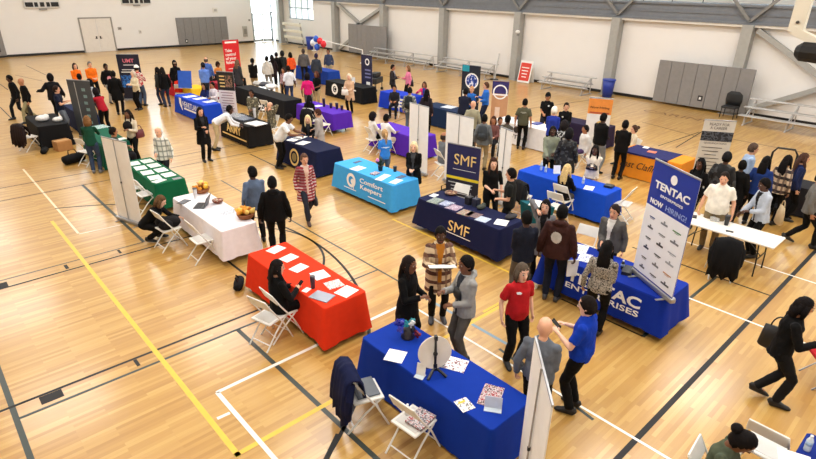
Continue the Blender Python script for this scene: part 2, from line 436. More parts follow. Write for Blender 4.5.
        if hair == 'long':
            p0 = HP(0, -.045, .05); p1 = HP(0, -.085, -.05); p2 = p1 + dn * .14 * s + bk * .02; p3 = p2 + dn * .14 * s; p4 = p3 + dn * .07 * s
            drape([p0, p1, p2, p3, p4], [(.075, .05), (.088, .042), (.10, .036), (.085, .03), (.04, .016)])
            for sg in (1, -1):
                q0 = HP(sg * .068, .02, .05); q1 = HP(sg * .080, .012, -.06); q2 = q1 + dn * .10 + hf * .035; q3 = q2 + dn * .09 + hf * .012
                drape([q0, q1, q2, q3], [(.018, .03), (.022, .034), (.024, .03), (.008, .012)])
        elif hair == 'bob':
            p0 = HP(0, -.03, .05); p1 = HP(0, -.06, -.06); p2 = HP(0, -.055, -.14)
            drape([p0, p1, p2], [(.086, .065), (.098, .06), (.08, .05)])
            for sg in (1, -1): drape([HP(sg * .07, .02, .05), HP(sg * .083, .015, -.05), HP(sg * .078, .02, -.12)], [(.018, .035), (.024, .038), (.015, .025)])
        elif hair == 'bun': ball(bm, HP(0, -.115, .045), .052 * hs)
        elif hair == 'topbun': ball(bm, HP(0, -.06, .135), .055 * hs)
        elif hair == 'ponytail':
            p1 = HP(0, -.10, .03); drape([p1, p1 + bk * .05 + dn * .05, p1 + bk * .05 + dn * .2, p1 + bk * .03 + dn * .3], [.03, .036, .03, .01])
        if hair == 'hijab': tube(bm, [HP(0, 0, -.08), sp(.50, 0, 0)], [(.075, .085), (.125, .10)], hr, 14)
        if hair == 'hood': tube(bm, [HP(0, -.05, -.03), sp(.52, 0, -.03)], [(.10, .09), (.11, .085)], hr, 14)
        obj('hood' if hair == 'hood' else ('headscarf' if hair == 'hijab' else 'hair'), bm, (cloth(hc) if hair in ('hood', 'hijab') else hairm(hc)), root, smooth=True)
    if cap:
        cc, style = cap; bm = NB(); ball(bm, (0, 0, 0), 1, 0, 20, 14)
        for v in bm.verts:
            d = v.co.copy(); z = max(d.z, .22 if style != 'beanie' else .02 - (.25 if d.y < 0 else 0)); v.co = HP(d.x * .092, d.y * .112 - .004, z * .140 + .004)
        if style == 'cap':
            tube(bm, [HP(0, .07, .040), HP(0, .12, .044), HP(0, .165, .034), HP(0, .178, .030)], [(.076 * hs, .008), (.076 * hs, .006), (.055 * hs, .005), (.02 * hs, .004)], hr, 14)
        obj('cap' if style == 'cap' else 'knit_hat', bm, cloth(cc), root, smooth=True)
    Rw = M.Rotation(rz, 3, 'Z'); W = lambda q: base + Rw @ q
    out = dict(root=root, base=base, rz=rz, f=cdir, s=s)
    for key in 'RL':
        wv, d, nin, wd, hl = hands[key]; out[key] = W(wv + d * .085 * hl + nin * .02)
        out['sh' + key] = W(J['sh' + key])
    out['pel'] = W(pel); out['chest'] = W(sp(.36, 0, .13)); out['W'] = W; out['back'] = W(sp(.33, 0, -.16)); out['sp'] = lambda *a_: W(sp(*a_))
    return out
# ---------------------------------------------------------------- furniture
def tablecloth(label, cx, cy, lx, ly, rgb, drop=.70, flare=.05, z=.752, fold=.018, m=None, group='tablecloths of the fair tables', short_back=0):
    """a fitted cloth: flat top, skirts that flare a little and fold at the corners; local origin on the floor below its middle"""
    bm = NB(); per = []
    def side(a, b, n):
        for k in range(n): per.append((a[0] + (b[0] - a[0]) * k / n, a[1] + (b[1] - a[1]) * k / n))
    hx_, hy_ = lx / 2, ly / 2; c = .03
    nl, ns = max(24, int(ly / .05)), max(10, int(lx / .05))
    for q in (((-hx_, hy_ - c), (-hx_, -hy_ + c), nl), ((-hx_, -hy_ + c), (-hx_ + c, -hy_), 2), ((-hx_ + c, -hy_), (hx_ - c, -hy_), ns), ((hx_ - c, -hy_), (hx_, -hy_ + c), 2), ((hx_, -hy_ + c), (hx_, hy_ - c), nl), ((hx_, hy_ - c), (hx_ - c, hy_), 2), ((hx_ - c, hy_), (-hx_ + c, hy_), ns), ((-hx_ + c, hy_), (-hx_, hy_ - c), 2)):
        side(*q)
    N = len(per); rows = []
    lev = [(0, .0), (.012, .012), (.06, .018), (.2, .03), (.4, .06), (.6, .085), (.8, .1), (1, .11)]
    ph = random.random() * 6
    for t, _ in lev:
        ring = []
        for i, (x, y) in enumerate(per):
            ox = oy = 0; corner = min(abs(abs(x) - hx_), .2) + min(abs(abs(y) - hy_), .2)   # 0 at a corner
            cw = max(0, 1 - corner / .2)
            dx = (x / hx_) if abs(abs(x) - hx_) < .031 else 0; dy = (y / hy_) if abs(abs(y) - hy_) < .031 else 0
            wv = math.sin((x + y) * 21 + ph) * .5 + math.sin((x - y) * 37 + ph * 2) * .3
            e = t * flare + (fold * t * wv * (.35 + 1.6 * cw)) + cw * t * .035
            k = .006 if t > 0 else 0
            ring.append(bm.verts.new((x + dx * (e + k), y + dy * (e + k), z - drop * t + (-.012 * t * wv * .6 if t == 1 else 0))))
        rows.append(ring)
    for A, B in zip(rows, rows[1:]):
        for i in range(N):
            bm.faces.new((A[i], A[(i + 1) % N], B[(i + 1) % N], B[i])).smooth = True
    bm.faces.new(rows[0])
    o = obj('tablecloth', bm, m or cloth(rgb, .1, .04), None, (cx, cy, 0))
    tag(o, label, 'tablecloth', group)
    o['lx'] = lx; o['fl'] = flare; o['drop'] = drop; o['z'] = z
    return o
def front(o, du=0, zc=.45, eps=.016):
    """text mapper for the skirt on the camera side (towards -x): u runs along -y"""
    lx, fl, dr, z = o['lx'], o['fl'], o['drop'], o['z']
    def fn(u, v, d):
        zz = zc + v
        return V((-lx / 2 - eps - fl * (z - zz) / dr - max(0, d), -(u + du), zz))
    return fn
def endface(o, ly, du=0, zc=.45, eps=.03):
    fl, dr, z = o['fl'], o['drop'], o['z']
    return lambda u, v, d: V(((u + du), -ly / 2 - eps - fl * (z - zc - v) / dr - max(0, d), zc + v))
def folding_table(label, cx, cy, lx=.72, ly=2.40, rgb=(225, 225, 220), z=.742):
    t = empty('folding_table', (cx, cy, 0), 0, label, 'table', 'folding tables')
    bm = NB(); box(bm, (0, 0, z - .022), (lx, ly, .044), bev=.018); obj('tabletop', bm, mat(rgb, .5, 0, .03, name='table_plastic'), t)
    for sy in (1, -1):
        y = sy * (ly / 2 - .28)
        for sx in (1, -1):
            bm = NB(); x = sx * (lx / 2 - .09)
            tube(bm, [(x, y, z - .04), (x, y + sy * .04, .3), (x, y + sy * .05, .02), (x, y + sy * .05, 0)], [.014, .014, .014, .018], seg=8)
            obj('leg', bm, DARKST, t)
        bm = NB(); bar(bm, (-lx / 2 + .09, y + sy * .03, .35), (lx / 2 - .09, y + sy * .03, .35), .02, .02)
        bar(bm, (0, y + sy * .03, .35), (0, y - sy * .35, z - .05), .02, .012); obj('brace', bm, DARKST, t)
    return t
CH0 = None
def folding_chair(label, x, y, f, group='white folding chairs', seatm=None):
    """f: world angle (degrees) the sitter faces"""
    global CH0
    rz = math.radians(f) - PI / 2
    if CH0 is None:
        r = empty('folding_chair', (x, y, 0), rz, label, 'chair', group)
        cm = mat((228, 226, 220), .5, .0, .04, name='white_resin')
        for sx in (1, -1):
            bm = NB(); tube(bm, [(sx * .215, .27, 0), (sx * .213, .10, .36), (sx * .205, -.10, .66), (sx * .19, -.20, .84)], [.013, .013, .013, .013], seg=8)
            obj('leg', bm, cm, r)
            bm = NB(); tube(bm, [(sx * .19, -.27, 0), (sx * .19, -.05, .24), (sx * .19, .17, .425)], [.013] * 3, seg=8); obj('leg', bm, cm, r)
        bm = NB(); tube(bm, [(-.213, .19, .16), (.213, .19, .16)], .009, V((0, 0, 1)), 8); obj('stretcher', bm, cm, r)
        bm = NB(); tube(bm, [(-.19, -.19, .08), (.19, -.19, .08)], .009, V((0, 0, 1)), 8); obj('stretcher', bm, cm, r)
        bm = NB()
        box(bm, (0, .02, .437), (.40, .40, .032), bev=.014)
        s = obj('seat', bm, cm, r, smooth=False)
        bm = NB(); box(bm, (0, .02, .4555), (.32, .31, .006), bev=.002); obj('seat_pad', bm, mat((205, 203, 198), .7, 0, .05, name='seat_vinyl'), s)
        bm = NB()
        tilt = M.Rotation(math.radians(24), 3, 'X')
        box(bm, (0, -.165, .765), (.40, .022, .21), rot=tilt, bev=.01); obj('backrest', bm, cm, r)
        CH0 = r; return r
    r = CH0.copy(); C.objects.link(r); r.location = (x, y, 0); r.rotation_euler = (0, 0, rz); r['label'] = label; r['group'] = group
    for c in list(CH0.children):
        d = c.copy(); C.objects.link(d); d.parent = r
        for g in c.children:
            e = g.copy(); C.objects.link(e); e.parent = d
    return r
def drape_jacket(label, x, y, f, rgb, ln=.55, w=.5, bottom=.30):
    """a jacket hung over a chair back: a folded shell over the top edge, hanging down behind and a little in front"""
    rz = math.radians(f) - PI / 2; bm = NB()
    prof = [(-.055, .55), (-.085, .76), (-.135, .885), (-.20, .915), (-.262, .86), (-.30, .62), (-.315, .48), (-.32, bottom)]
    n = 16; rows = []
    for sgn in (1, 0):
        g = []
        for j, (py, pz) in enumerate(prof):
            row = []
            for i in range(n + 1):
                q = i / n - .5; ww = w * (1 + (.0 if pz > .8 else .25 * (.85 - pz)))
                fl = .022 * math.sin(i * 1.9 + j * .4) * (1.2 - pz)
                zz = pz - (.06 * abs(q) * 2 if pz > .8 else 0) + (.05 * math.sin(i * 1.3) if j in (0, len(prof) - 1) else 0)
                oo = .018 if sgn else 0
                row.append(bm.verts.new((q * ww, py + fl - (.02 if sgn and py < -.2 else 0) * 1.0 + (oo if py > -.2 else -oo), zz + (oo if pz > .8 else 0))))
            g.append(row)
        rows.append(g)
    for g in rows:
        for A, B in zip(g, g[1:]):
            for i in range(n): bm.faces.new((A[i], A[i + 1], B[i + 1], B[i])).smooth = True
    A, B = rows
    m_ = len(prof)
    for j in range(m_ - 1):
        for i in (0, n): bm.faces.new((A[j][i], A[j + 1][i], B[j + 1][i], B[j][i]))
    for i in range(n):
        for j in (0, m_ - 1): bm.faces.new((A[j][i], A[j][i + 1], B[j][i + 1], B[j][i]))
    # sleeves hanging at the sides
    for sx in (1, -1):
        tube(bm, [(sx * w * .44, -.22, .80), (sx * (w * .5 + .03), -.27, .62), (sx * (w * .5 + .02), -.29, .42), (sx * (w * .48), -.28, .30)], [.05, .055, .05, .045], V((0, 1, 0)), 10)
    o = obj('jacket', bm, cloth(rgb), None, (x, y, 0), rz); return tag(o, label, 'jacket')
def banner(label, pl, pr, H, fill, back=False, z0=0.0, rgb_back=(238, 236, 232), fill_fn=None, wid=None, pole=True, floorpts=None):
    """roll-up banner from its two measured top corners at height H; local x runs along its width, the print faces -y"""
    a = at(*pl, H); b_ = at(*pr, H)
    if back: a, b_ = b_, a           # seen from behind: the print faces the other way
    d = b_ - a; W = wid or d.length; ang = math.atan2(d.y, d.x); c = (a + b_) / 2
    r = empty('banner_stand', (c.x, c.y, z0), ang, label, 'banner', 'roll-up banners')
    h = H - z0
    bm = NB(); box(bm, (0, 0, h / 2 + .04), (W, .006, h - .09)); obj('banner_panel', bm, fill, r)
    if rgb_back is not None:
        bm = NB(); box(bm, (0, .006, h / 2 + .04), (W - .004, .004, h - .094)); obj('banner_backing', bm, mat(rgb_back, .6, 0, .03, name='banner_vinyl'), r)
    bm = NB(); box(bm, (0, .0, h - .012), (W + .01, .022, .03), bev=.006); obj('top_rail', bm, STEEL, r)
    bm = NB(); box(bm, (0, .02, .05), (W + .03, .10, .085), bev=.02); obj('base_case', bm, STEEL, r)
    for sx in (1, -1):
        bm = NB(); box(bm, (sx * W * .36, 0, .008), (.045, .34, .012), bev=.004); obj('foot', bm, STEEL, r)
    if pole:
        bm = NB(); tube(bm, [(0, .035, .08), (0, .03, h * .5), (0, .018, h - .01)], [.011, .010, .009], seg=8)
        p = obj('support_pole', bm, mat((160, 160, 160), .4, .4, .05, name='pole_metal'), r)
        bm = NB(); tube(bm, [(0, .03, h * .5 - .02), (0, .03, h * .5 + .02)], .017, seg=10); obj('pole_joint', bm, DARKST, p)
    r['w'] = W; r['h'] = h
    return r
def bface(r, cx, cz, eps=.004):
    return lambda u, v, d: V((cx + u, -eps - max(0, d), cz + v))
def bpatch(r, name, cx, cz, w, h, m, eps=.005):
    bm = NB(); box(bm, (cx, -eps, cz), (w, .004, h)); return obj(name, bm, m, r)
# ---------------------------------------------------------------- things on tables
def on(px, py, z=.752): return at(px, py, z)
def sheet(label, px, py, rz=0, w=.216, h=.28, z=.752, m=None, name='paper_sheet', cat='paper', group='papers on the tables', ink=True, th=.003):
    p = on(px, py, z); bm = NB(); box(bm, (0, 0, th / 2 + .001), (w, h, th))
    o = obj(name, bm, m or PAPER, None, (p.x, p.y, z), math.radians(rz)); tag(o, label, cat, group)
    if ink:
        bm = NB()
        for k in range(6): box(bm, (-.01 * (k % 2), h * (.36 - k * .12), th + .0015), (w * (.78 - .1 * (k % 3)), h * .03, .0012))
        obj('printed_lines', bm, mat((120, 122, 130), .8, 0, .05, name='ink'), o)
    return o
def leaflet(label, px, py, rz, cols, w=.216, h=.28, z=.752, th=.006, cat='brochure', group='printed brochures'):
    return sheet(label, px, py, rz, w, h, z, blotch(*cols, 42, 'printed_cover', .4), 'brochure', cat, group, False, th)
def bottle(label, px, py, rgb=(205, 218, 228), z=.752, h=.20, r=.033, capc=(240, 240, 240), cat='bottle'):
    p = on(px, py, z); bm = NB(); lathe(bm, [(r * .9, 0), (r, .01), (r, h * .35), (r * .92, h * .42), (r, h * .5), (r, h * .66), (r * .6, h * .83), (r * .38, h * .88), (r * .38, h * .9)])
    o = obj('bottle', bm, mat(rgb, .15, 0, .05, name='bottle_plastic', spec=.8), None, (p.x, p.y, z)); tag(o, label, cat)
    bm = NB(); lathe(bm, [(r * .45, h * .89), (r * .45, h), (r * .2, h * 1.005)]); obj('bottle_cap', bm, mat(capc, .4, 0, .03), o)
    bm = NB(); lathe(bm, [(r * 1.02, h * .38), (r * 1.02, h * .62)]); obj('bottle_label', bm, mat((150, 175, 205), .5, 0, .1), o)
    return o
def tumbler(label, px, py, rgb, z=.752, h=.2, r=.042, cat='cup'):
    p = on(px, py, z); bm = NB(); lathe(bm, [(r * .78, 0), (r * .82, .01), (r, h * .9), (r, h)])
    o = obj('tumbler', bm, mat(rgb, .35, 0, .1, name='cup_surface'), None, (p.x, p.y, z)); tag(o, label, cat)
    bm = NB(); lathe(bm, [(r * 1.04, h), (r * 1.04, h + .015), (r * .7, h + .02)]); obj('lid', bm, mat((60, 60, 66), .4, 0, .1), o); return o
def card(label, px, py, f, rgb, w=.22, h=.28, z=.752, cat='sign', name='acrylic_sign'):
    """upright sign holder with a leaning sheet"""
    p = on(px, py, z); r = empty(name, (p.x, p.y, z), math.radians(f) - PI / 2, label, cat)
    tl = M.Rotation(math.radians(12), 3, 'X'); bm = NB(); box(bm, (0, -.0, h / 2 + .006), (w, .006, h), rot=tl); obj('sign_panel', bm, mat(rgb, .3, 0, .1, name='sign_print'), r)
    bm = NB(); box(bm, (0, .03, .005), (w, .11, .008)); obj('base', bm, GLASSY, r); return r
def laptop(label, px, py, f, rgb, z=.752, open_=True, screen=(20, 50, 70)):
    p = on(px, py, z); r = empty('laptop', (p.x, p.y, z), math.radians(f) - PI / 2, label, 'laptop')
    bm = NB(); box(bm, (0, 0, .01), (.34, .24, .018), bev=.006); b_ = obj('laptop_base', bm, mat(rgb, .35, .3, .05, name='laptop_shell'), r)
    if open_:
        bm = NB(); box(bm, (0, -.02, .0202), (.30, .13, .002)); obj('keyboard', bm, mat((30, 30, 34), .6, 0, .2), b_)
        tl = M.Rotation(math.radians(-18), 3, 'X'); bm = NB(); box(bm, (0, .155, .125), (.34, .012, .23), rot=tl, bev=.004); s_ = obj('laptop_lid', bm, mat(rgb, .35, .3, .05, name='laptop_shell'), r)
        bm = NB(); box(bm, (0, .148, .125), (.31, .004, .20), rot=tl); obj('screen', bm, mat(screen, .2, 0, .1, name='screen'), s_)
    return r
def bag(label, loc, rz, rgb, w=.34, d=.13, h=.28, strap=.24, m=None, name='handbag', cat='bag', strapc=None, zdrop=True, band=None):
    """soft tapered bag hanging from loc (its strap top)"""
    r = empty(name, (loc[0], loc[1], max(.01, loc[2] - h - strap)), rz, label, cat, 'bags')
    bm = NB(); tube(bm, [(0, 0, 0), (0, 0, .02), (0, 0, h * .6), (0, 0, h)], [(w * .46, d * .42), (w * .5, d * .5), (w * .46, d * .42), (w * .42, d * .16)], seg=16)
    obj('bag_body', bm, m or mat(rgb, .55, 0, .12, name='bag_material', bump=.2), r, smooth=True)
    if band:
        bm = NB(); tube(bm, [(0, 0, .0), (0, 0, h * .28)], [(w * .49, d * .47), (w * .515, d * .52)], seg=16); obj('base_panel', bm, mat(band, .6), r, smooth=True)
    bm = NB(); pts = [(math.cos(t) * w * .26, 0, h * .95 + math.sin(t) * strap) for t in [PI * k / 10 for k in range(11)]]
    tube(bm, pts, .011, V((0, 1, 0)), 6); obj('strap', bm, mat(strapc or rgb, .55, 0, .12, name='strap_material'), r, smooth=True)
    return r
def flat_in_hand(label, loc, rz, w=.22, h=.3, tilt=35, m=None, name='paper_sheet', cat='paper', th=.004):
    bm = NB(); box(bm, (0, 0, 0), (w, h, th), rot=M.Rotation(math.radians(tilt), 3, 'X'))
    o = obj(name, bm, m or PAPER, None, loc, rz); return tag(o, label, cat, 'things held in the hand')
def phone(label, loc, rz):
    bm = NB(); box(bm, (0, 0, 0), (.075, .15, .009), rot=M.Rotation(math.radians(40), 3, 'X'), bev=.003)
    o = obj('phone', bm, mat((18, 18, 22), .2, 0, .1, name='phone_glass'), None, loc, rz); return tag(o, label, 'phone', 'things held in the hand')
def backpack(label, q, rgb):
    loc = q['sp'](.30, 0, -.17); r = empty('backpack', loc, q['rz'], label, 'bag', 'bags')
    bm = NB(); tube(bm, [(0, 0, -.22), (0, -.02, -.19), (0, -.03, 0), (0, -.01, .18), (0, 0, .22)], [(.12, .05), (.15, .08), (.155, .085), (.13, .06), (.06, .03)], seg=14); obj('pack_body', bm, cloth(rgb), r, smooth=True)
    bm = NB(); tube(bm, [(0, -.085, -.16), (0, -.115, -.13), (0, -.115, -.04), (0, -.09, 0)], [(.08, .02), (.11, .03), (.11, .03), (.08, .02)], seg=12); obj('pocket', bm, cloth(rgb), r, smooth=True)
    return r
# ---------------------------------------------------------------- the hall
def struct(name, bm, m, parent=None, smooth=False):
    o = obj(name, bm, m, parent, smooth=smooth)
    if not parent: o['kind'] = 'structure'
    return o
XR, YF, ZC = 28.0, 49.3, 11.0
def floor_material():
    m, nt, b = nodes('maple_floor'); L = nt.links; tc = nt.nodes.new('ShaderNodeTexCoord')
    br = nt.nodes.new('ShaderNodeTexBrick'); br.offset = .43; br.offset_frequency = 2; br.squash = 1
    br.inputs['Scale'].default_value = 1; br.inputs['Brick Width'].default_value = .9; br.inputs['Row Height'].default_value = .057
    br.inputs['Mortar Size'].default_value = .0012; br.inputs['Bias'].default_value = 0
    br.inputs['Color1'].default_value = (0, 0, 0, 1); br.inputs['Color2'].default_value = (1, 1, 1, 1); br.inputs['Mortar'].default_value = (.25, .25, .25, 1)
    L.new(tc.outputs['Object'], br.inputs['Vector'])
    r = nt.nodes.new('ShaderNodeValToRGB'); e = r.color_ramp.elements
    e[0].color = lin(FLOORC[0]); e[1].color = lin(FLOORC[2]); k = e.new(.5); k.color = lin(FLOORC[1])
    n2 = nt.nodes.new('ShaderNodeTexNoise'); mp = nt.nodes.new('ShaderNodeMapping'); mp.inputs['Scale'].default_value = (1.2, 14, 1)
    L.new(tc.outputs['Object'], mp.inputs['Vector']); L.new(mp.outputs['Vector'], n2.inputs['Vector']); n2.inputs['Scale'].default_value = 1.6; n2.inputs['Detail'].default_value = 5
    mx = nt.nodes.new('ShaderNodeMix'); mx.inputs[0].default_value = .38
    L.new(br.outputs['Color'], mx.inputs[2]); L.new(n2.outputs['Fac'], mx.inputs[3]); L.new(mx.outputs[0], r.inputs['Fac'])
    L.new(r.outputs['Color'], b.inputs['Base Color'])
    b.inputs['Roughness'].default_value = .34; b.inputs['Specular IOR Level'].default_value = .5
    b.inputs['Coat Weight'].default_value = .45; b.inputs['Coat Roughness'].default_value = .17; b.inputs['Coat IOR'].default_value = 1.5
    return m
FLOORC = ((164, 119, 56), (186, 144, 75), (204, 167, 98))
bm = NB(); box(bm, (13, 21, -.05), (46, 60, .1)); floor = struct('floor', bm, floor_material())
def wall_mat(rgb):
    m, nt, b = nodes('painted_block_wall'); L = nt.links; tc = nt.nodes.new('ShaderNodeTexCoord')
    n = nt.nodes.new('ShaderNodeTexNoise'); n.inputs['Scale'].default_value = 1.5; n.inputs['Detail'].default_value = 6
    L.new(tc.outputs['Object'], n.inputs['Vector']); r = nt.nodes.new('ShaderNodeValToRGB'); c = lin(rgb)
    r.color_ramp.elements[0].color = tuple(x * .95 for x in c[:3]) + (1,); r.color_ramp.elements[1].color = c
    L.new(n.outputs['Fac'], r.inputs['Fac']); L.new(r.outputs['Color'], b.inputs['Base Color']); b.inputs['Roughness'].default_value = .6
    sp = nt.nodes.new('ShaderNodeSeparateXYZ'); L.new(tc.outputs['Object'], sp.inputs[0])
    bp = nt.nodes.new('ShaderNodeBump'); bp.inputs['Strength'].default_value = .25; bp.inputs['Distance'].default_value = .004
    mm = nt.nodes.new('ShaderNodeMath'); mm.operation = 'MULTIPLY'; mm.inputs[1].default_value = 5; L.new(sp.outputs['Z'], mm.inputs[0])
    fr = nt.nodes.new('ShaderNodeMath'); fr.operation = 'FRACT'; L.new(mm.outputs[0], fr.inputs[0])
    gt = nt.nodes.new('ShaderNodeMath'); gt.operation = 'GREATER_THAN'; gt.inputs[1].default_value = .06; L.new(fr.outputs[0], gt.inputs[0])
    L.new(gt.outputs[0], bp.inputs['Height']); L.new(bp.outputs['Normal'], b.inputs['Normal']); return m
WALLM = wall_mat((230, 228, 226)); WALLR = wall_mat((233, 231, 228))
GREY = mat((128, 128, 126), .6, 0, .06, name='grey_paint'); GREYL = mat((160, 160, 156), .55, 0, .05, name='light_grey_paint')
PADM = mat((130, 128, 127), .65, 0, .05, name='grey_vinyl')
def slab(bm, x0, x1, y0, y1, z0, z1): return box(bm, ((x0 + x1) / 2, (y0 + y1) / 2, (z0 + z1) / 2), (x1 - x0, y1 - y0, z1 - z0))
# far wall with openings for three tall windows high up (their light lies on the boards) and the glass entrance at its right end
WIN = [(1.2, 3.0), (8.3, 10.1), (14.9, 16.7), (20.5, 22.0)]; DX0, DX1 = 25.7, 29.2
bm = NB(); xs = -8.0
slab(bm, -8, DX0, YF, YF + .3, 0, 5.2); slab(bm, -8, 33, YF, YF + .3, 9.6, ZC)
for a, b_ in WIN + [(DX0, DX1)]:
    slab(bm, xs, a, YF, YF + .3, 5.2, 9.6); xs = b_
slab(bm, DX1, 33, YF, YF + .3, 0, 9.6)
slab(bm, DX0, DX1, YF, YF + .3, 8.2, 9.6)
struct('wall_far', bm, WALLM)
# right wall: below the running track; a glazed bay next to the far corner
bm = NB(); slab(bm, XR, XR + .3, -8, 42.6, 0, 4.1); slab(bm, XR, XR + .3, 46.6, YF, 0, 4.1); slab(bm, XR, XR + .3, 42.6, 46.6, 0, 2.15)
slab(bm, XR + 4, XR + 4.3, -8, YF, 4.1, 5.3); slab(bm, XR + 4, XR + 4.3, -8, YF, 8.0, ZC)
for k in range(10): slab(bm, XR + 4, XR + 4.3, -8 + k * 6.1, -6.9 + k * 6.1, 5.3, 8.0)
struct('wall_right', bm, WALLR)
bm = NB(); slab(bm, -8.3, -8, -8, YF, 0, ZC); struct('wall_left', bm, WALLM)
bm = NB(); slab(bm, -8, 33, -8.3, -8, 0, ZC); struct('wall_near', bm, WALLM)
bm = NB(); slab(bm, -8.3, 33, -8.3, YF + .3, ZC, ZC + .2); struct('ceiling', bm, mat((225, 224, 222), .8, 0, .03, name='ceiling_paint'))
glass = bpy.data.materials.new('window_glass'); glass.use_nodes = True
nt = glass.node_tree; nt.nodes.remove(nt.nodes['Principled BSDF']); t_ = nt.nodes.new('ShaderNodeBsdfTransparent'); g_ = nt.nodes.new('ShaderNodeBsdfGlossy'); g_.inputs['Roughness'].default_value = .05
nn = nt.nodes.new('ShaderNodeTexNoise'); nn.inputs['Scale'].default_value = .4
cr = nt.nodes.new('ShaderNodeValToRGB'); cr.color_ramp.elements[0].color = (.90, .95, .96, 1); cr.color_ramp.elements[1].color = (.97, .99, 1, 1); nt.links.new(nn.outputs['Fac'], cr.inputs['Fac']); nt.links.new(cr.outputs['Color'], t_.inputs['Color'])
mx = nt.nodes.new('ShaderNodeMixShader'); mx.inputs[0].default_value = .06; nt.links.new(t_.outputs[0], mx.inputs[1]); nt.links.new(g_.outputs[0], mx.inputs[2])
nt.links.new(mx.outputs[0], nt.nodes['Material Output'].inputs['Surface'])
def window(n, fr, gl, frm=None):
    o = struct('window_%d' % n, fr, frm or mat((150, 160, 168), .4, .4, .05, name='aluminium_frame')); obj('pane', gl, glass, o); return o
n_ = 1
for a, b_ in WIN:
    f_, g2 = NB(), NB()
    for x in (a + .04, (a + b_) / 2, b_ - .04): slab(f_, x - .04, x + .04, YF + .1, YF + .2, 5.2, 9.6)
    for z in (5.24, 6.7, 8.1, 9.56): slab(f_, a, b_, YF + .1, YF + .2, z - .04, z + .04)
    slab(g2, a, b_, YF + .14, YF + .155, 5.2, 9.6); window(n_, f_, g2); n_ += 1
# glazed bay by the corner (right wall) and the clerestory above the track
f_, g2 = NB(), NB()
for k in range(5): y = 42.64 + k * .98; slab(f_, XR + .1, XR + .2, y - .04, y + .04, 2.15, 4.1)
for z in (2.2, 3.1, 4.06): slab(f_, XR + .1, XR + .2, 42.6, 46.6, z - .04, z + .04)
slab(g2, XR + .14, XR + .155, 42.6, 46.6, 2.15, 4.1); window(n_, f_, g2); n_ += 1
for k in range(9):
    y0, y1 = -6.9 + k * 6.1, -8 + (k + 1) * 6.1
    f_, g2 = NB(), NB()
    for q in range(5): y = y0 + (y1 - y0) * q / 4; slab(f_, XR + 4.1, XR + 4.2, y - .04, y + .04, 5.3, 8)
    slab(f_, XR + 4.1, XR + 4.2, y0, y1, 6.6, 6.68)
    slab(g2, XR + 4.14, XR + 4.155, y0, y1, 5.3, 8); window(n_, f_, g2); n_ += 1
# glass entrance at the right end of the far wall
f_, g2 = NB(), NB()
for x in (DX0 + .05, DX1 - .05): slab(f_, x - .05, x + .05, YF + .05, YF + .2, 0, 8.2)
for z in (2.55, 4.2, 6.2, 8.15): slab(f_, DX0, DX1, YF + .05, YF + .2, z - .05, z + .05)
slab(f_, 27.75, 27.85, YF + .05, YF + .2, 0, 8.2)
slab(g2, DX0, DX1, YF + .12, YF + .135, 2.6, 8.2); slab(g2, 27.85, DX1, YF + .12, YF + .135, 0, 2.5)
window(n_, f_, g2)
for i, x in enumerate((25.82, 26.80)):
    bm = NB(); w = .93
    for xx in (x + .05, x + w - .05): slab(bm, xx - .05, xx + .05, YF + .06, YF + .12, .02, 2.48)
    for z, hh in ((.14, .12), (1.05, .04), (2.43, .05)): slab(bm, x, x + w, YF + .06, YF + .12, z - hh, z + hh)
    d = struct('door_%d' % (i + 2), bm, mat((190, 198, 205), .4, .3, .05, name='door_frame')); bm = NB(); slab(bm, x + .1, x + w - .1, YF + .085, YF + .095, .26, 2.38); obj('pane', bm, glass, d)
    bm = NB(); bar(bm, (x + .1, YF + .03, 1.05), (x + w - .1, YF + .03, 1.05), .04, .05); obj('push_bar', bm, STEEL, d)
# white double door in the far wall
bm = NB()
for x in (11.47, 13.73): slab(bm, x - .05, x + .05, YF - .05, YF + .01, 0, 2.5)
slab(bm, 11.47, 13.73, YF - .05, YF + .01, 2.42, 2.52)
dfr = bm; bm = NB()
for x0, x1 in ((11.53, 12.58), (12.62, 13.67)): slab(bm, x0, x1, YF - .03, YF, .01, 2.42)
d1 = struct('door_1', bm, mat((222, 216, 208), .5, 0, .03, name='door_paint')); obj('door_frame', dfr, mat((150, 146, 140), .5, 0, .04, name='frame_paint'), d1)
for sx in (-1, 1):
    bm = NB(); slab(bm, 12.6 + sx * .14 - .05, 12.6 + sx * .14 + .05, YF - .045, YF - .03, .95, 1.15); bar(bm, (12.6 + sx * .14, YF - .08, 1.0), (12.6 + sx * .26, YF - .08, 1.0), .03, .03); obj('door_handle', bm, mat((70, 68, 66), .4, .5), d1)
# skirting
bm = NB()
for a, b_ in ((-8, 11.42), (13.78, DX0)): slab(bm, a, b_, YF - .03, YF, 0, .16)
struct('baseboard_far', bm, mat((20, 20, 22), .5, 0, .1, name='black_rubber'))
bm = NB(); slab(bm, XR - .03, XR, -8, YF - .05, 0, .14); struct('baseboard_right', bm, mat((20, 20, 22), .5, 0, .1, name='black_rubber'))
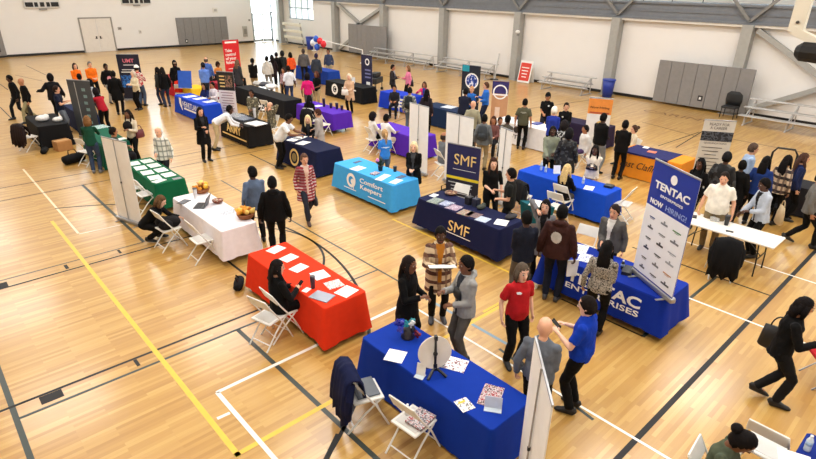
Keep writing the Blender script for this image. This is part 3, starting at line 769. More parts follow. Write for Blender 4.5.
# track edge beam, deck and rail along the right wall
bm = NB(); slab(bm, XR - .25, XR + .35, -8, YF, 3.82, 4.58)
slab(bm, XR - .34, XR - .2, -8, YF, 3.80, 3.90); slab(bm, XR - .34, XR - .2, -8, YF, 4.5, 4.6); slab(bm, XR - .29, XR - .25, -8, YF, 4.16, 4.22)
struct('beam', bm, mat((112, 117, 124), .55, 0, .06, name='blue_grey_paint'))
bm = NB(); slab(bm, XR - .3, XR - .02, -8, 41, 3.70, 3.80); struct('trim_1', bm, mat((216, 212, 204), .6, 0, .04, name='white_paint'))
bm = NB(); slab(bm, XR + .35, XR + 4, -8, YF, 4.4, 4.55); struct('trim_2', bm, mat((120, 122, 126), .7, 0, .05, name='track_floor'))
bm = NB()
for k in range(40): tube(bm, [(XR, -6 + k * 1.4, 4.55), (XR, -6 + k * 1.4, 5.65)], .022, seg=6)
for z in (4.85, 5.15, 5.4, 5.65): tube(bm, [(XR, -7, z), (XR, 49, z)], .02, seg=6)
struct('trim_3', bm, mat((90, 94, 98), .5, .2, .05, name='rail_paint'))
COLY = [8.55, 14.6, 20.7, 26.8, 32.9, 39.0, 47.6, 2.4]
bm = NB()
for k, y in enumerate(COLY):
    for dy in (-.9, .9): bar(bm, (XR - .28, y + dy, 4.1) if False else (XR - .4, y, 3.95), (XR - .4, y + dy * 3.2, 6.9), .1, .12)
struct('trim_4', bm, GREY)
for k, y in enumerate(COLY):
    bm = NB(); slab(bm, XR - .52, XR - .46, y - .22, y + .22, 0, 3.8); slab(bm, XR - .12, XR - .06, y - .22, y + .22, 0, 3.8); slab(bm, XR - .46, XR - .12, y - .20, y + .20, 0, 3.8)
    slab(bm, XR - .62, XR, y - .32, y + .32, 0, .03)
    struct('column', bm, GREYL if k else GREYL)
def brace(y0, z0, y1, z1, x=XR - .22):
    bm = NB(); bar(bm, (x, y0, z0), (x, y1, z1), .2, .22, V((1, 0, 0))); return bm
for i, q in enumerate(((38.8, 3.7, 35.6, 2.2), (33.1, 3.6, 36.2, 2.2), (38.6, .25, 35.9, 1.7), (8.2, 3.6, 5.1, 1.75), (7.9, .25, 5.1, 1.7))):
    struct('beam', brace(*q), GREYL)
bm = NB(); slab(bm, XR - .36, XR - .10, 4.15, 5.35, 1.35, 2.15)
for dy in (.15, .35):
    for dz in (.1, .25): tube(bm, [(XR - .38, 5.3 - dy, 2.1 - dz), (XR - .36, 5.3 - dy, 2.1 - dz)], .03, V((0, 1, 0)), 8)
struct('beam', bm, GREYL)
# ---------------------------------------------------------------- painted court lines, thin layers on the boards
NL = [0]
LC = {'k': mat((6, 6, 7), .6, 0, .05, name='black_line_paint'), 'g': mat((48, 58, 54), .4, 0, .05, name='slate_line_paint'), 'y': mat((222, 186, 60), .4, 0, .05, name='yellow_line_paint'), 'w': mat((238, 234, 226), .4, 0, .03, name='white_line_paint'), 'f': mat((226, 206, 174), .4, 0, .03, name='faded_line_paint'), 'b': mat((120, 150, 170), .4, 0, .05, name='blue_line_paint')}
LZ = {'k': .0012, 'g': .0009, 'y': .0015, 'w': .0018, 'b': .0007, 'f': .0005}
def line(c, a, b_, w):
    bm = NB(); d = V((b_[0] - a[0], b_[1] - a[1], 0)); L = d.length; box(bm, ((a[0] + b_[0]) / 2, (a[1] + b_[1]) / 2, LZ[c]), (L, w, .0006), rz=math.atan2(d.y, d.x)); obj('court_line', bm, LC[c], floor)
def arc(c, cx, cy, r, a0, a1, w, n=48):
    bm = NB(); A = []; B = []
    for k in range(n + 1):
        t = math.radians(a0 + (a1 - a0) * k / n)
        for lst, rr in ((A, r - w / 2), (B, r + w / 2)): lst.append(bm.verts.new((cx + rr * math.cos(t), cy + rr * math.sin(t), LZ[c])))
    for k in range(n): bm.faces.new((A[k], A[k + 1], B[k + 1], B[k]))
    obj('court_line', bm, LC[c], floor)
line('k', (-2, 7.68), (4.03, 7.68), .05); line('g', (.03, 7.37), (4.03, 7.37), .05)
line('g', (-2, 11.75), (3.06, 11.75), .035); line('k', (-2, 11.39), (4.03, 11.39), .05)
for x0, y0, x1, y1 in ((.30, 7.46, .57, 7.65), (1.52, 7.46, 1.57, 7.65), (.40, 11.41, .55, 11.64), (1.50, 11.46, 1.56, 11.67), (2.50, 11.5, 2.55, 11.7)):
    bm = NB(); box(bm, ((x0 + x1) / 2, (y0 + y1) / 2, .001), (x1 - x0, y1 - y0, .0006)); obj('court_line', bm, LC['k'], floor)
line('y', (1.85, 14.3), (1.85, 4.92), .07); line('y', (1.82, 4.96), (6.9, 4.98), .07); line('y', (8.0, 9.2), (8.0, 5.1), .05); line('y', (6.5, 5.06), (8.0, 5.06), .05)
line('f', (2.13, 19.2), (2.13, 13.15), .05); line('f', (2.13, 13.1), (3.5, 13.0), .04)
line('w', (2.14, 6.16), (5.5, 6.16), .06); line('w', (2.15, 6.16), (2.15, 3.6), .06); line('w', (1.93, 5.68), (2.1, 5.67), .05)
line('g', (3.07, 16.6), (3.07, 11.75), .07); line('g', (3.06, 7.37), (3.06, 3.2), .07); line('g', (0, 12), (0, 5.5), .07); line('k', (2.95, 4.42), (2.4, 4.05), .07)
line('k', (5.0, 1.86), (24, 1.86), .075); line('w', (5.7, 6.0), (5.7, 1.0), .042); line('w', (9.72, 3.6), (9.72, 1.0), .045); line('w', (12.17, 4.6), (12.17, 1.0), .04); line('w', (5.7, 4.6), (5.7, 4.6001), .04)
line('k', (10.97, 4.6), (10.97, 1.9), .045); line('g', (7.9, 2.855), (11.0, 2.845), .06); line('k', (7.91, 4.4), (7.91, 2.86), .04)
line('b', (6.07, 6.2), (6.07, 4.2), .06); line('g', (6.13, 14.5), (6.1, 6.2), .04); line('g', (5.88, 4.2), (5.6, 2.4), .05); line('g', (5.4, 7.45), (6.1, 7.45), .04)
line('k', (4.03, 7.68), (4.03, 11.39), .05); arc('k', 4.03, 9.54, 1.83, -90, 90, .05); arc('k', -.16, 9.54, 6.02, -68, 68, .055)
line('k', (-2, 17.68), (11, 17.66), .04); line('k', (-2, 16.56), (9, 16.55), .04); line('k', (-2, 15.56), (1.0, 15.56), .05)
for a, b_ in (((26, 65.5), (51, 77.5)), ((15, 75), (42, 81)), ((0, 84), (8, 90)), ((658, 146), (699.5, 132)), ((676, 147.5), (703, 131)), ((730, 138.7), (816, 155)), ((642, 122), (697, 136.5)), ((0, 107), (12, 119)), ((520, 110), (590, 100)), ((345, 66), (420, 84)), ((205, 57), (225, 62)), ((120, 66), (165, 62)), ((160, 84), (230, 86)), ((378, 128), (408, 117)), ((250, 154), (275, 166)), ((225, 146), (240, 143))):
    a = at(*a); b_ = at(*b_); line('k', (a.x, a.y), (b_.x, b_.y), .045)
# ---------------------------------------------------------------- light
w = bpy.data.worlds.new('sky'); sc.world = w; w.use_nodes = True; nt = w.node_tree
bg = nt.nodes['Background']; bg.inputs['Strength'].default_value = 1.0
tc = nt.nodes.new('ShaderNodeTexCoord'); sp_ = nt.nodes.new('ShaderNodeSeparateXYZ'); nt.links.new(tc.outputs['Generated'], sp_.inputs[0])
rp = nt.nodes.new('ShaderNodeValToRGB'); e = rp.color_ramp.elements; e[0].position = .42; e[0].color = (.55, .62, .5, 1); e[1].position = .6; e[1].color = (.75, .9, 1, 1); k_ = e.new(.5); k_.color = (1, 1, 1, 1)
mm = nt.nodes.new('ShaderNodeMath'); mm.operation = 'MULTIPLY_ADD'; mm.inputs[1].default_value = .5; mm.inputs[2].default_value = .5
nt.links.new(sp_.outputs['Z'], mm.inputs[0]); nt.links.new(mm.outputs[0], rp.inputs['Fac']); nt.links.new(rp.outputs['Color'], bg.inputs['Color'])
bg.inputs['Strength'].default_value = SKY = 8.0
for ix, x in enumerate((1.5, 8, 14.5, 21)):
    for iy, y in enumerate((-2, 5, 12.5, 21, 30, 40)):
        l = bpy.data.lights.new('high_bay_lamp', 'AREA'); l.shape = 'RECTANGLE'; l.size = 3.2; l.size_y = 2.2; l.energy = 315; l.color = (1, .985, .96)
        o = bpy.data.objects.new('high_bay_lamp', l); C.objects.link(o); o.location = (x, y, 9.9)
# ---------------------------------------------------------------- camera
cam = bpy.data.cameras.new('camera'); co = bpy.data.objects.new('camera', cam); C.objects.link(co); sc.camera = co
cam.sensor_width = 36; cam.lens = FOC / 816 * 36; cam.clip_end = 300
co.matrix_world = M.Translation((0, 0, CAMZ)) @ M(ROT).to_4x4()
sc.view_settings.view_transform = 'Standard'; sc.view_settings.look = 'None'; sc.view_settings.gamma = 1; sc.view_settings.exposure = 0.08
sc.view_settings.use_curve_mapping = False
try: sc.cycles.use_denoising = True
except Exception: pass
# ================================================================ tables and their cloths
def T(label, cx, cy, lx, ly, rgb, tl=None, **k):
    if tl: folding_table(tl, cx, cy, lx - .05, ly - .05)
    return tablecloth(label, cx, cy, lx, ly, rgb, **k)
GOLD = mat((238, 205, 130), .5, 0, .05, name='gold_print'); WP = mat((242, 242, 240), .6, 0, .02, name='white_print')
c_red = T('bright red tablecloth with a row of white sheets and a laptop', 4.23, 7.15, .78, 2.4, (222, 52, 18), 'folding table whose legs show under the red cloth', drop=.66, flare=.06)
c_white = T('white tablecloth under the two baskets of yellow gourds', 4.28, 10.78, .74, 2.44, (236, 230, 234), 'folding table under the white cloth with the gourd baskets', drop=.62, flare=.03)
c_green = T('dark green tablecloth laid with rows of white sheets', 4.28, 14.3, .72, 2.35, (6, 92, 58), 'folding table under the green cloth with rows of sheets', drop=.64, flare=.03)
c_green2 = T('dark green tablecloth half hidden by the blank white banner back', 4.38, 18.65, .74, 2.2, (8, 84, 62), drop=.72)
c_lb = T('light blue tablecloth with a white round logo on its front', 8.62, 10.62, .84, 2.42, (66, 162, 228), 'folding table under the light blue cloth', drop=.66, flare=.05)
c_smf = T('navy tablecloth with gold three letter logo on its front', 8.49, 7.25, .76, 2.36, (18, 24, 62), 'folding table under the navy cloth with gold letters', drop=.63, flare=.08)
c_ten = T('royal blue tablecloth with large white lettering under the tall sponsor banner', 8.38, 3.80, .84, 2.3, (10, 44, 150), 'folding table whose black leg shows under the royal blue lettered cloth', drop=.62, flare=.07)
c_fg = T('deep blue tablecloth of the nearest big table with prize wheel', 4.18, 3.86, .74, 2.3, (4, 48, 150), 'folding table under the nearest deep blue cloth', drop=.71, flare=.04)
c_rb = T('plain royal blue tablecloth behind the two chairs and the seated blonde person', 11.93, 6.95, .78, 2.5, (14, 70, 190), 'folding table under the plain royal blue cloth', drop=.68, flare=.05)
c_or = T('orange tablecloth with navy runner and black script', 15.95, 6.52, .95, 1.85, (226, 142, 40), drop=.73, flare=.02)
c_pu = T('purple tablecloth with dark cups standing on it', 12.06, 18.0, .86, 2.5, (82, 36, 172), 'folding table whose leg shows under the purple cloth with cups', drop=.60, flare=.02)
c_pu2 = T('purple tablecloth in front of the two seated people in white', 12.1, 13.4, .82, 2.3, (84, 40, 176), drop=.7)
c_he = T('royal blue tablecloth with white state outline logo in the left background', 8.98, 22.6, .70, 2.9, (22, 66, 190), drop=.72, flare=.04)
c_ar = T('black tablecloth with gold block letters beside the soldiers', 8.75, 18.0, .86, 2.1, (22, 20, 20), drop=.72, flare=.02)
c_na = T('dark navy tablecloth with a gold round seal on its front', 8.80, 14.0, .84, 2.1, (16, 24, 58), drop=.70, flare=.08)
c_c = T('black tablecloth with large white letter C logo', 16.3, 21.9, .8, 3.0, (16, 18, 22), drop=.73, flare=.02)
c_b = T('blue tablecloth with white square letter B logo', 16.5, 18.4, .8, 2.0, (20, 56, 186), drop=.70, flare=.03)
c_bk = T('plain black tablecloth with folded clothes on it behind the soldiers', 11.95, 22.2, .8, 4.4, (20, 20, 24), drop=.74, flare=.03)
c_te = T('dark navy tablecloth with bright blue end beside the man in navy suit', 15.9, 14.9, .82, 2.2, (20, 40, 72), drop=.72, flare=.05)
c_wh = T('white tablecloth with a dark printed front behind the man in olive tee', 16.15, 11.35, .8, 2.3, (232, 232, 234), drop=.73, flare=.02)
c_dp = T('dark purple tablecloth in front of the woman in black zip jacket', 17.9, 10.2, .8, 2.2, (40, 30, 56), drop=.73, flare=.02)
c_l = T('black tablecloth with white bags on it at the left edge', 3.5, 22.2, .9, 2.0, (18, 18, 20), drop=.73, flare=.02)
c_ll = T('navy blue tablecloth behind the man in navy tee at left', 4.9, 23.7, .7, 1.8, (24, 36, 70), drop=.73, flare=.02)
c_rt = T('red tablecloth behind the blue state logo table', 10.3, 28.6, .8, 2.6, (176, 24, 40), drop=.73, flare=.02)
c_ye = T('yellow tablecloth between the red cloth and the blue state logo cloth', 10.08, 25.45, .7, 1.1, (236, 190, 40), drop=.73, flare=.02)
c_rt2 = T('dark red tablecloth beside the man in blue shirt and cap', 11.6, 25.8, .7, 1.3, (150, 26, 44), drop=.73, flare=.02)
c_bl = T('blue tablecloth behind the crowd near the glass entrance', 17.95, 27.2, .8, 3.2, (24, 60, 150), drop=.73, flare=.02)
c_bk2 = T('black tablecloth in front of the red banner in the background', 12.7, 27.4, .8, 2.1, (18, 20, 24), drop=.73, flare=.02)
c_br = T('navy tablecloth at the bottom right corner of the picture', 6.03, -.78, .76, 2.3, (14, 38, 120), drop=.7, flare=.03)
c_rr = T('dark tablecloth behind the shoppers at the right edge', 16.2, 2.6, .8, 2.2, (34, 32, 36), drop=.73, flare=.02)
folding_table('bare white folding table with a tumbler on it at right', 11.8, 3.08, .72, 1.86, (236, 232, 224))
# lettering and marks
text('SMF', c_smf, front(c_smf, .14, .44), .60, .23, GOLD)
def strip(o, fn, u0, u1, v, h, m, name='printed_strip'):
    bm = NB(); q = [fn(u0, v - h / 2, .002), fn(u1, v - h / 2, .002), fn(u1, v + h / 2, .002), fn(u0, v + h / 2, .002)]
    nrm = (q[1] - q[0]).cross(q[3] - q[0]).normalized() * .004
    vs = [bm.verts.new(p) for p in q] + [bm.verts.new(p - nrm) for p in q]
    for f in ((0, 1, 2, 3), (7, 6, 5, 4), (0, 4, 5, 1), (1, 5, 6, 2), (2, 6, 7, 3), (3, 7, 4, 0)): bm.faces.new([vs[i] for i in f])
    return obj(name, bm, m, o)
strip(c_smf, front(c_smf, .14, .44), -.42, .36, -.16, .016, WP)
def disc(o, fn, u, v, r, m, r0=0, name='logo_mark'):
    bm = NB(); n = 28; A = [bm.verts.new(fn(u + r * math.cos(2 * PI * k / n), v + r * math.sin(2 * PI * k / n), .004)) for k in range(n)]
    if r0:
        B = [bm.verts.new(fn(u + r0 * math.cos(2 * PI * k / n), v + r0 * math.sin(2 * PI * k / n), .004)) for k in range(n)]
        for k in range(n): bm.faces.new((A[k], A[(k + 1) % n], B[(k + 1) % n], B[k]))
    else: bm.faces.new(A)
    return obj(name, bm, m, o)
fn = front(c_lb, 0, .47); disc(c_lb, fn, -.42, 0, .19, WP, .11); disc(c_lb, fn, -.36, -.02, .075, WP); strip(c_lb, fn, -.33, -.30, -.14, .14, WP, 'logo_mark')
text('Comfort\nKeepers', c_lb, front(c_lb, .40, .47), .92, .32, WP, bold=.015)
strip(c_lb, fn, -.72, -.2, -.235, .022, WP); strip(c_lb, fn, .3, .98, -.24, .022, WP)
text('TENTAC', c_ten, front(c_ten, .12, .53), 1.36, .19, WP, bold=.03); text('ENTERPRISES', c_ten, front(c_ten, .12, .35), 1.36, .10, WP, bold=.015)
fn = front(c_he, 0, .5)
text('HEARTLAND', c_he, front(c_he, .25, .52), 1.7, .22, WP); strip(c_he, fn, -.5, 1.0, -.16, .07, WP)
bm = NB(); pts = [(-.95, .22), (-.72, .22), (-.72, .0), (-.62, -.26), (-.70, -.26), (-.85, -.12), (-.95, .0)]; bm.faces.new([bm.verts.new(fn(u, v, .004)) for u, v in pts]); obj('logo_mark', bm, WP, c_he)
text('ARMY', c_ar, front(c_ar, .0, .48), 1.1, .30, GOLD, bold=.03); strip(c_ar, front(c_ar, 0, .48), -.9, .9, -.26, .05, GOLD)
fn = front(c_na, .0, .36); disc(c_na, fn, -.1, 0, .26, GOLD, .19); disc(c_na, fn, -.1, 0, .13, mat((150, 130, 80), .5), name='seal')
fn = front(c_c, 0, .42); disc(c_c, fn, -.7, 0, .26, WP, .15); text('C', c_c, front(c_c, -.7, .42), .16, .2, WP)
for k in range(3): strip(c_c, fn, -.1, 1.0 - .25 * k, .15 - .14 * k, .06, WP)
fn = front(c_b, 0, .42); disc(c_b, fn, -.05, 0, .2, WP, .16); text('B', c_b, front(c_b, -.05, .42), .18, .26, WP)
for k in range(3): strip(c_b, fn, .3, .9 - .1 * k, .16 - .14 * k, .08, WP)
text('East Claflin', c_or, front(c_or, -.25, .42), 1.15, .2, mat((30, 26, 20), .6), shear=.35)
bm = NB(); box(bm, (0, .16, .757), (.99, 1.40, .008)); box(bm, (-.492, .16, .735), (.008, 1.40, .05)); obj('runner', bm, cloth((38, 40, 92)), c_or)
text('Tool', c_wh, front(c_wh, .1, .30), .6, .14, mat((40, 40, 44), .6)); fn = front(c_wh, 0, .4); disc(c_wh, fn, -.1, .16, .12, mat((40, 40, 44), .6))
bm = NB(); box(bm, (0, -1.16, .38), (.86, .014, .72)); obj('blue_panel', bm, cloth((20, 110, 190)), c_te)
# ================================================================ banners
WV = mat((240, 238, 234), .55, 0, .02, name='banner_vinyl')
banner('blank white back of tall banner beside the green tables at left', (101, 136), (126, 142), 2.0, WV, True)
b_ = banner('blank white back of the nearest banner cut by the bottom edge', (535.5, 336), (553, 405), 2.0, WV, True)
banner('blank white banner back behind the woman in black cardigan', (410, 102), (429, 107), 2.05, WV, True)
banner('blank white banner back rising above the navy and yellow banner', (447, 112), (474, 118), 2.0, WV, True)
banner('blank white banner back behind the two women in black at the navy table', (501, 126), (513, 131), 2.0, WV, True)
# sponsor banner on the royal blue table
r = banner('tall blue and white banner listing many sponsor logos on the royal blue table', (656, 158), (701.5, 179.5), 2.78, mat((12, 46, 150), .5, 0, .04, name='banner_print'), z0=.76, rgb_back=(238, 238, 236), pole=True)
w, h = r['w'], r['h']
bpatch(r, 'sponsor_panel', 0, h * .345, w - .006, h * .575, mat((232, 234, 240), .5, 0, .02, name='banner_print'))
text('TENTAC', r, bface(r, 0, h * .815), w * .78, .12, WP, bold=.03); text('ENTERPRISES', r, bface(r, .04, h * .745), w * .5, .04, WP)
text('NOW', r, bface(r, -w * .27, h * .675), w * .30, .085, WP, bold=.03); text('HIRING!', r, bface(r, w * .18, h * .675), w * .46, .085, mat((150, 170, 220), .5))
disc(r, bface(r, 0, h * .905), 0, 0, .075, WP); strip(r, bface(r, 0, h * .905), -.05, .05, .0, .012, mat((12, 46, 150), .5)); strip(r, bface(r, 0, h * .905), -.05, .05, -.03, .01, mat((12, 46, 150), .5))
inks = [(40, 60, 120), (120, 124, 130), (60, 110, 50), (90, 92, 98), (120, 124, 130), (110, 112, 120), (50, 52, 60), (30, 32, 40), (150, 154, 160), (30, 34, 60), (24, 24, 26), (150, 154, 160), (60, 62, 66), (110, 112, 116), (170, 110, 50), (90, 92, 96), (30, 30, 34), (70, 74, 84)]
for k, cc in enumerate(inks):
    row, col = divmod(k, 3); cx = (col - 1) * w * .29; cz = h * (.55 - row * .088); mk = mat(cc, .5, 0, .05, name='logo_ink')
    g = bpatch(r, 'sponsor_logo', cx, cz, .13 + .03 * (k % 3), .018 + .012 * (k % 2), mk, .009)
    if k % 2: disc(r, bface(r, cx, cz + .035, .008), 0, 0, .02, mk, name='sponsor_mark')
    else: bpatch(r, 'sponsor_line', cx, cz - .024, .10, .006, mk, .009)
# three letter navy banner
r = banner('navy banner with gold three letter logo and yellow stripe', (448, 142), (481, 148), 1.62, mat((26, 30, 82), .5, 0, .15, 3, name='banner_print'), wid=.92)
w, h = r['w'], r['h']
text('SMF', r, bface(r, .05, h * .76), w * .66, .27, GOLD); strip(r, bface(r, 0, h * .60), -w * .3, w * .4, 0, .01, WP)
bpatch(r, 'yellow_stripe', 0, h * .46, w - .006, .07, mat((230, 210, 40), .5, name='banner_print')); bpatch(r, 'lower_panel', 0, h * .24, w - .006, h * .37, mat((22, 26, 44), .5, 0, .1, name='banner_print'))
for k in range(6): bpatch(r, 'printed_line', -.05 + .03 * (k % 2), h * (.38 - .055 * k), w * (.75 - .1 * (k % 3)), .022, mat((190, 194, 200), .5, name='white_print'), .009)
# dark three letter banner with blue figure print, back left
r = banner('dark navy banner with pink and white letters at left background', (115.5, 54), (138, 54), 2.1, mat((18, 22, 44), .5, 0, .1, name='banner_print'))
w, h = r['w'], r['h']
text('UMT', r, bface(r, 0, h * .86), w * .5, .17, mat((226, 120, 140), .5), bold=.02); strip(r, bface(r, 0, h * .77), -.24, .24, 0, .03, WP); strip(r, bface(r, 0, h * .62), -.38, .34, 0, .04, WP); strip(r, bface(r, 0, h * .67), -.34, .3, 0, .03, WP)
bpatch(r, 'blue_print', 0, h * .42, w * .9, h * .26, blotch((24, 60, 120), (50, 120, 200), (20, 34, 70), 6, 'banner_print', .5))
r = banner('red banner with white slogan standing before the far wall', (222, 40), (238, 39), 2.0, mat((206, 24, 32), .5, 0, .04, name='banner_print'))
w, h = r['w'], r['h']
text('Take\ncontrol\nof your\nfuture', r, bface(r, -.08, h * .52), w * .66, .86, WP, bold=.02, align_left=True); strip(r, bface(r, 0, h * .92), -w * .36, w * .36, 0, .10, WP); strip(r, bface(r, 0, h * .16), -w * .3, w * .25, 0, .03, WP)
r = banner('black and white recruiting banner behind the gold lettered black table', (216, 71), (233, 72), 1.9, mat((226, 220, 222), .5, 0, .03, name='banner_print'))
w, h = r['w'], r['h']
bpatch(r, 'black_panel', 0, h * .80, w, h * .38, mat((24, 24, 24), .5, 0, .1, name='banner_print')); bpatch(r, 'photo_print', .14, h * .80, w * .4, h * .24, blotch((60, 60, 40), (150, 110, 90), (30, 30, 26), 8, 'banner_print', .5), .009)
for k in range(4): bpatch(r, 'printed_line', -.16, h * (.90 - .07 * k), w * .3, .05, GOLD, .009)
for k in range(9): bpatch(r, 'printed_line', 0, h * (.56 - .055 * k), w * (.75 - .12 * (k % 2)), .03, mat((150, 120, 124), .5, name='banner_print'), .009)
r = banner('dark blue banner with white marks beside the letter C table', (363, 54), (370, 55), 2.1, mat((24, 26, 62), .5, 0, .1, name='banner_print'), wid=.8)
w, h = r['w'], r['h']
disc(r, bface(r, .05, h * .84), 0, 0, .16, WP, .10); bpatch(r, 'white_panel', .1, h * .30, w * .34, h * .2, WP); bpatch(r, 'printed_line', 0, h * .10, w * .8, .06, WP)
for k in range(3): bpatch(r, 'printed_line', .08, h * (.66 - .08 * k), w * .5, .07, mat((120, 124, 170), .5), .009)
r = banner('dark banner with teal corner and round blue emblem', (462.6, 64), (481, 66), 2.0, mat((20, 30, 44), .5, 0, .08, name='banner_print'))
w, h = r['w'], r['h']
disc(r, bface(r, .06, h * .66), 0, 0, .34, WP, .28); disc(r, bface(r, .06, h * .66), 0, 0, .28, blotch((20, 44, 120), (40, 80, 170), (220, 226, 240), 7, 'banner_print', .5), name='emblem')
bpatch(r, 'teal_corner', -w * .3, h * .92, w * .38, h * .13, mat((30, 150, 170), .5, name='banner_print')); bpatch(r, 'white_panel', -w * .26, h * .36, w * .3, h * .16, WP, .009)
r = banner('tan banner with purple arched heading beside the man in blue shirt', (493, 80), (509.5, 81), 2.0, mat((190, 140, 100), .5, 0, .1, 3, name='banner_print'))
w, h = r['w'], r['h']
bpatch(r, 'heading_panel', 0, h * .87, w, h * .22, mat((44, 36, 100), .5, name='banner_print')); disc(r, bface(r, 0, h * .79), 0, 0, .27, WP, .22); strip(r, bface(r, 0, h * .74), -.28, .28, 0, .05, WP); bpatch(r, 'figure_print', -.06, h * .36, w * .3, h * .3, mat((226, 200, 180), .5), .009)
r = banner('white banner with orange heading behind the black clad man', (592, 97), (611.5, 98.5), 2.0, mat((228, 226, 224), .5, 0, .04, name='banner_print'), wid=.72)
w, h = r['w'], r['h']
bpatch(r, 'heading_panel', 0, h * .86, w, h * .24, mat((226, 140, 60), .5, name='banner_print')); text('Now Hiring', r, bface(r, 0, h * .84, .009), w * .8, .09, mat((60, 36, 20), .5)); strip(r, bface(r, 0, h * .76, .009), -.3, .3, 0, .05, mat((170, 80, 50), .5))
disc(r, bface(r, .08, h * .56), 0, 0, .15, mat((230, 190, 100), .5))
r = banner('beige banner about careers with dark photo strip at right', (705, 119), (737, 121), 2.0, mat((204, 198, 186), .5, 0, .03, name='banner_print'))
w, h = r['w'], r['h']
IK = mat((66, 62, 58), .5, name='dark_print')
text('READY FOR\nA CAREER', r, bface(r, 0, h * .915), w * .62, .17, IK); bpatch(r, 'photo_strip', 0, h * .775, w, h * .13, blotch((30, 34, 40), (80, 84, 92), (20, 22, 26), 9, 'banner_print', .5)); text('QUALIFICATIONS', r, bface(r, 0, h * .68), w * .72, .05, IK)
for k in range(9): bpatch(r, 'printed_line', -.06 - .02 * (k % 2), h * (.62 - .05 * k), w * (.66 - .14 * (k % 3)), .016, IK, .009)
r = banner('charcoal banner with white script seen beside the woman in red sweater', (66, 79), (89, 80.5), 2.05, mat((62, 66, 70), .5, 0, .05, name='banner_print'), rgb_back=(58, 60, 64))
w, h = r['w'], r['h']
bpatch(r, 'dark_strip', -w * .18, h * .5, .03, h * .92, mat((170, 170, 165), .4)); 
for k in range(6): bpatch(r, 'script_mark', w * .16 + .03 * (k % 2), h * (.84 - .11 * k), .14, .10, mat((120, 150, 150), .5), .009)
# ================================================================ things on the red table
sheet('white sheet at the far end of the red table', 276, 249.5, 15, .30, .22); sheet('second white sheet from the far end of the red table', 289, 258, 10, .28, .22)
sheet('third white sheet on the red table, in front of the seated woman', 299, 268, 12, .28, .21); sheet('white sheet on the red table beside the dark tumbler', 320, 275, -8, .26, .28)
leaflet('sheet with a printed picture on the red table', 334, 284.5, -10, ((236, 232, 226), (150, 130, 120), (236, 234, 230)), .27, .24); sheet('white sheet at the near end of the red table', 346.5, 291.5, 12, .30, .26)
laptop('closed silver laptop on the near end of the red table', 322, 297, 20, (150, 156, 170), open_=False)
tumbler('dark tumbler with clear top on the red table', 313, 288, (62, 46, 60), h=.20)
sheet('small white card beside the tumbler on the red table', 306.5, 290, 20, .14, .10, ink=False)
# white table
def gourds(label, px, py, n, seed):
    p = on(px, py); r = empty('gourd_basket', (p.x, p.y, .752), 0, label, 'basket', 'baskets of gourds'); rnd = random.Random(seed)
    bm = NB(); lathe(bm, [(.11, 0), (.15, .03), (.18, .10), (.185, .115), (.165, .115), (.14, .04), (.1, .02)]); obj('basket', bm, mat((140, 84, 44), .8, 0, .3, 40, .5, name='wicker'), r)
    for k in range(n):
        a = rnd.random() * 6.28; rr = .15 * math.sqrt(rnd.random()); z = .13 + .09 * (1 - rr / .15) + rnd.random() * .03; s_ = .045 + rnd.random() * .02
        bm = NB(); lathe(bm, [(.005, -s_), (s_ * .8, -s_ * .6), (s_, 0), (s_ * .75, s_ * .6), (s_ * .3, s_ * 1.1), (s_ * .22, s_ * 1.5)], seg=10)
        o = obj('gourd', bm, mat([(236, 182, 52), (228, 150, 40), (240, 206, 110), (196, 120, 40)][k % 4], .5, 0, .12, 20, name='gourd_skin'), r, (math.cos(a) * rr, math.sin(a) * rr, z)); o.rotation_euler = (rnd.random() * 2 - 1, rnd.random() * 2 - 1, 0)
gourds('far basket of yellow gourds on the white table', 202, 192.5, 14, 1); gourds('near basket of yellow gourds at the corner of white table', 246, 218, 18, 2)
p = on(218, 203); r = empty('candy_bowl', (p.x, p.y, .752), 0, 'small brown bowl of wrapped sweets on the white table', 'bowl')
bm = NB(); lathe(bm, [(.06, 0), (.10, .03), (.125, .075), (.11, .075), (.08, .03)]); obj('bowl', bm, mat((112, 58, 36), .4, 0, .1, name='glazed_clay'), r)
bm = NB(); rnd = random.Random(4)
for k in range(22): a = rnd.random() * 6.28; rr = .095 * math.sqrt(rnd.random()); ball(bm, (math.cos(a) * rr, math.sin(a) * rr, .06 + rnd.random() * .025), (.022, .015, .013), 0, 6, 4)
tag(obj('sweets', bm, blotch((180, 60, 40), (236, 220, 200), (120, 60, 36), 40, 'sweet_wrappers', .4), r), kind='stuff')
laptop('open dark laptop on the white table', 201, 206, -40, (46, 52, 60), screen=(20, 70, 80)); laptop_ = None
sheet('black tablet lying on the white table', 184, 202, 30, .26, .18, m=mat((40, 40, 52), .3), name='tablet', cat='tablet', group='', ink=False, th=.01)
tumbler('white steel tumbler on the white table behind the laptop', 196, 199, (220, 220, 224), h=.24)
leaflet('grey folded leaflets on the white table next to near gourds', 229, 212, 10, ((200, 204, 214), (150, 156, 172), (226, 228, 232)), .34, .2)
leaflet('pale leaflet near the edge of white table above the tucked chair', 224, 226, 10, ((206, 208, 216), (170, 176, 190), (230, 230, 234)), .16, .12)
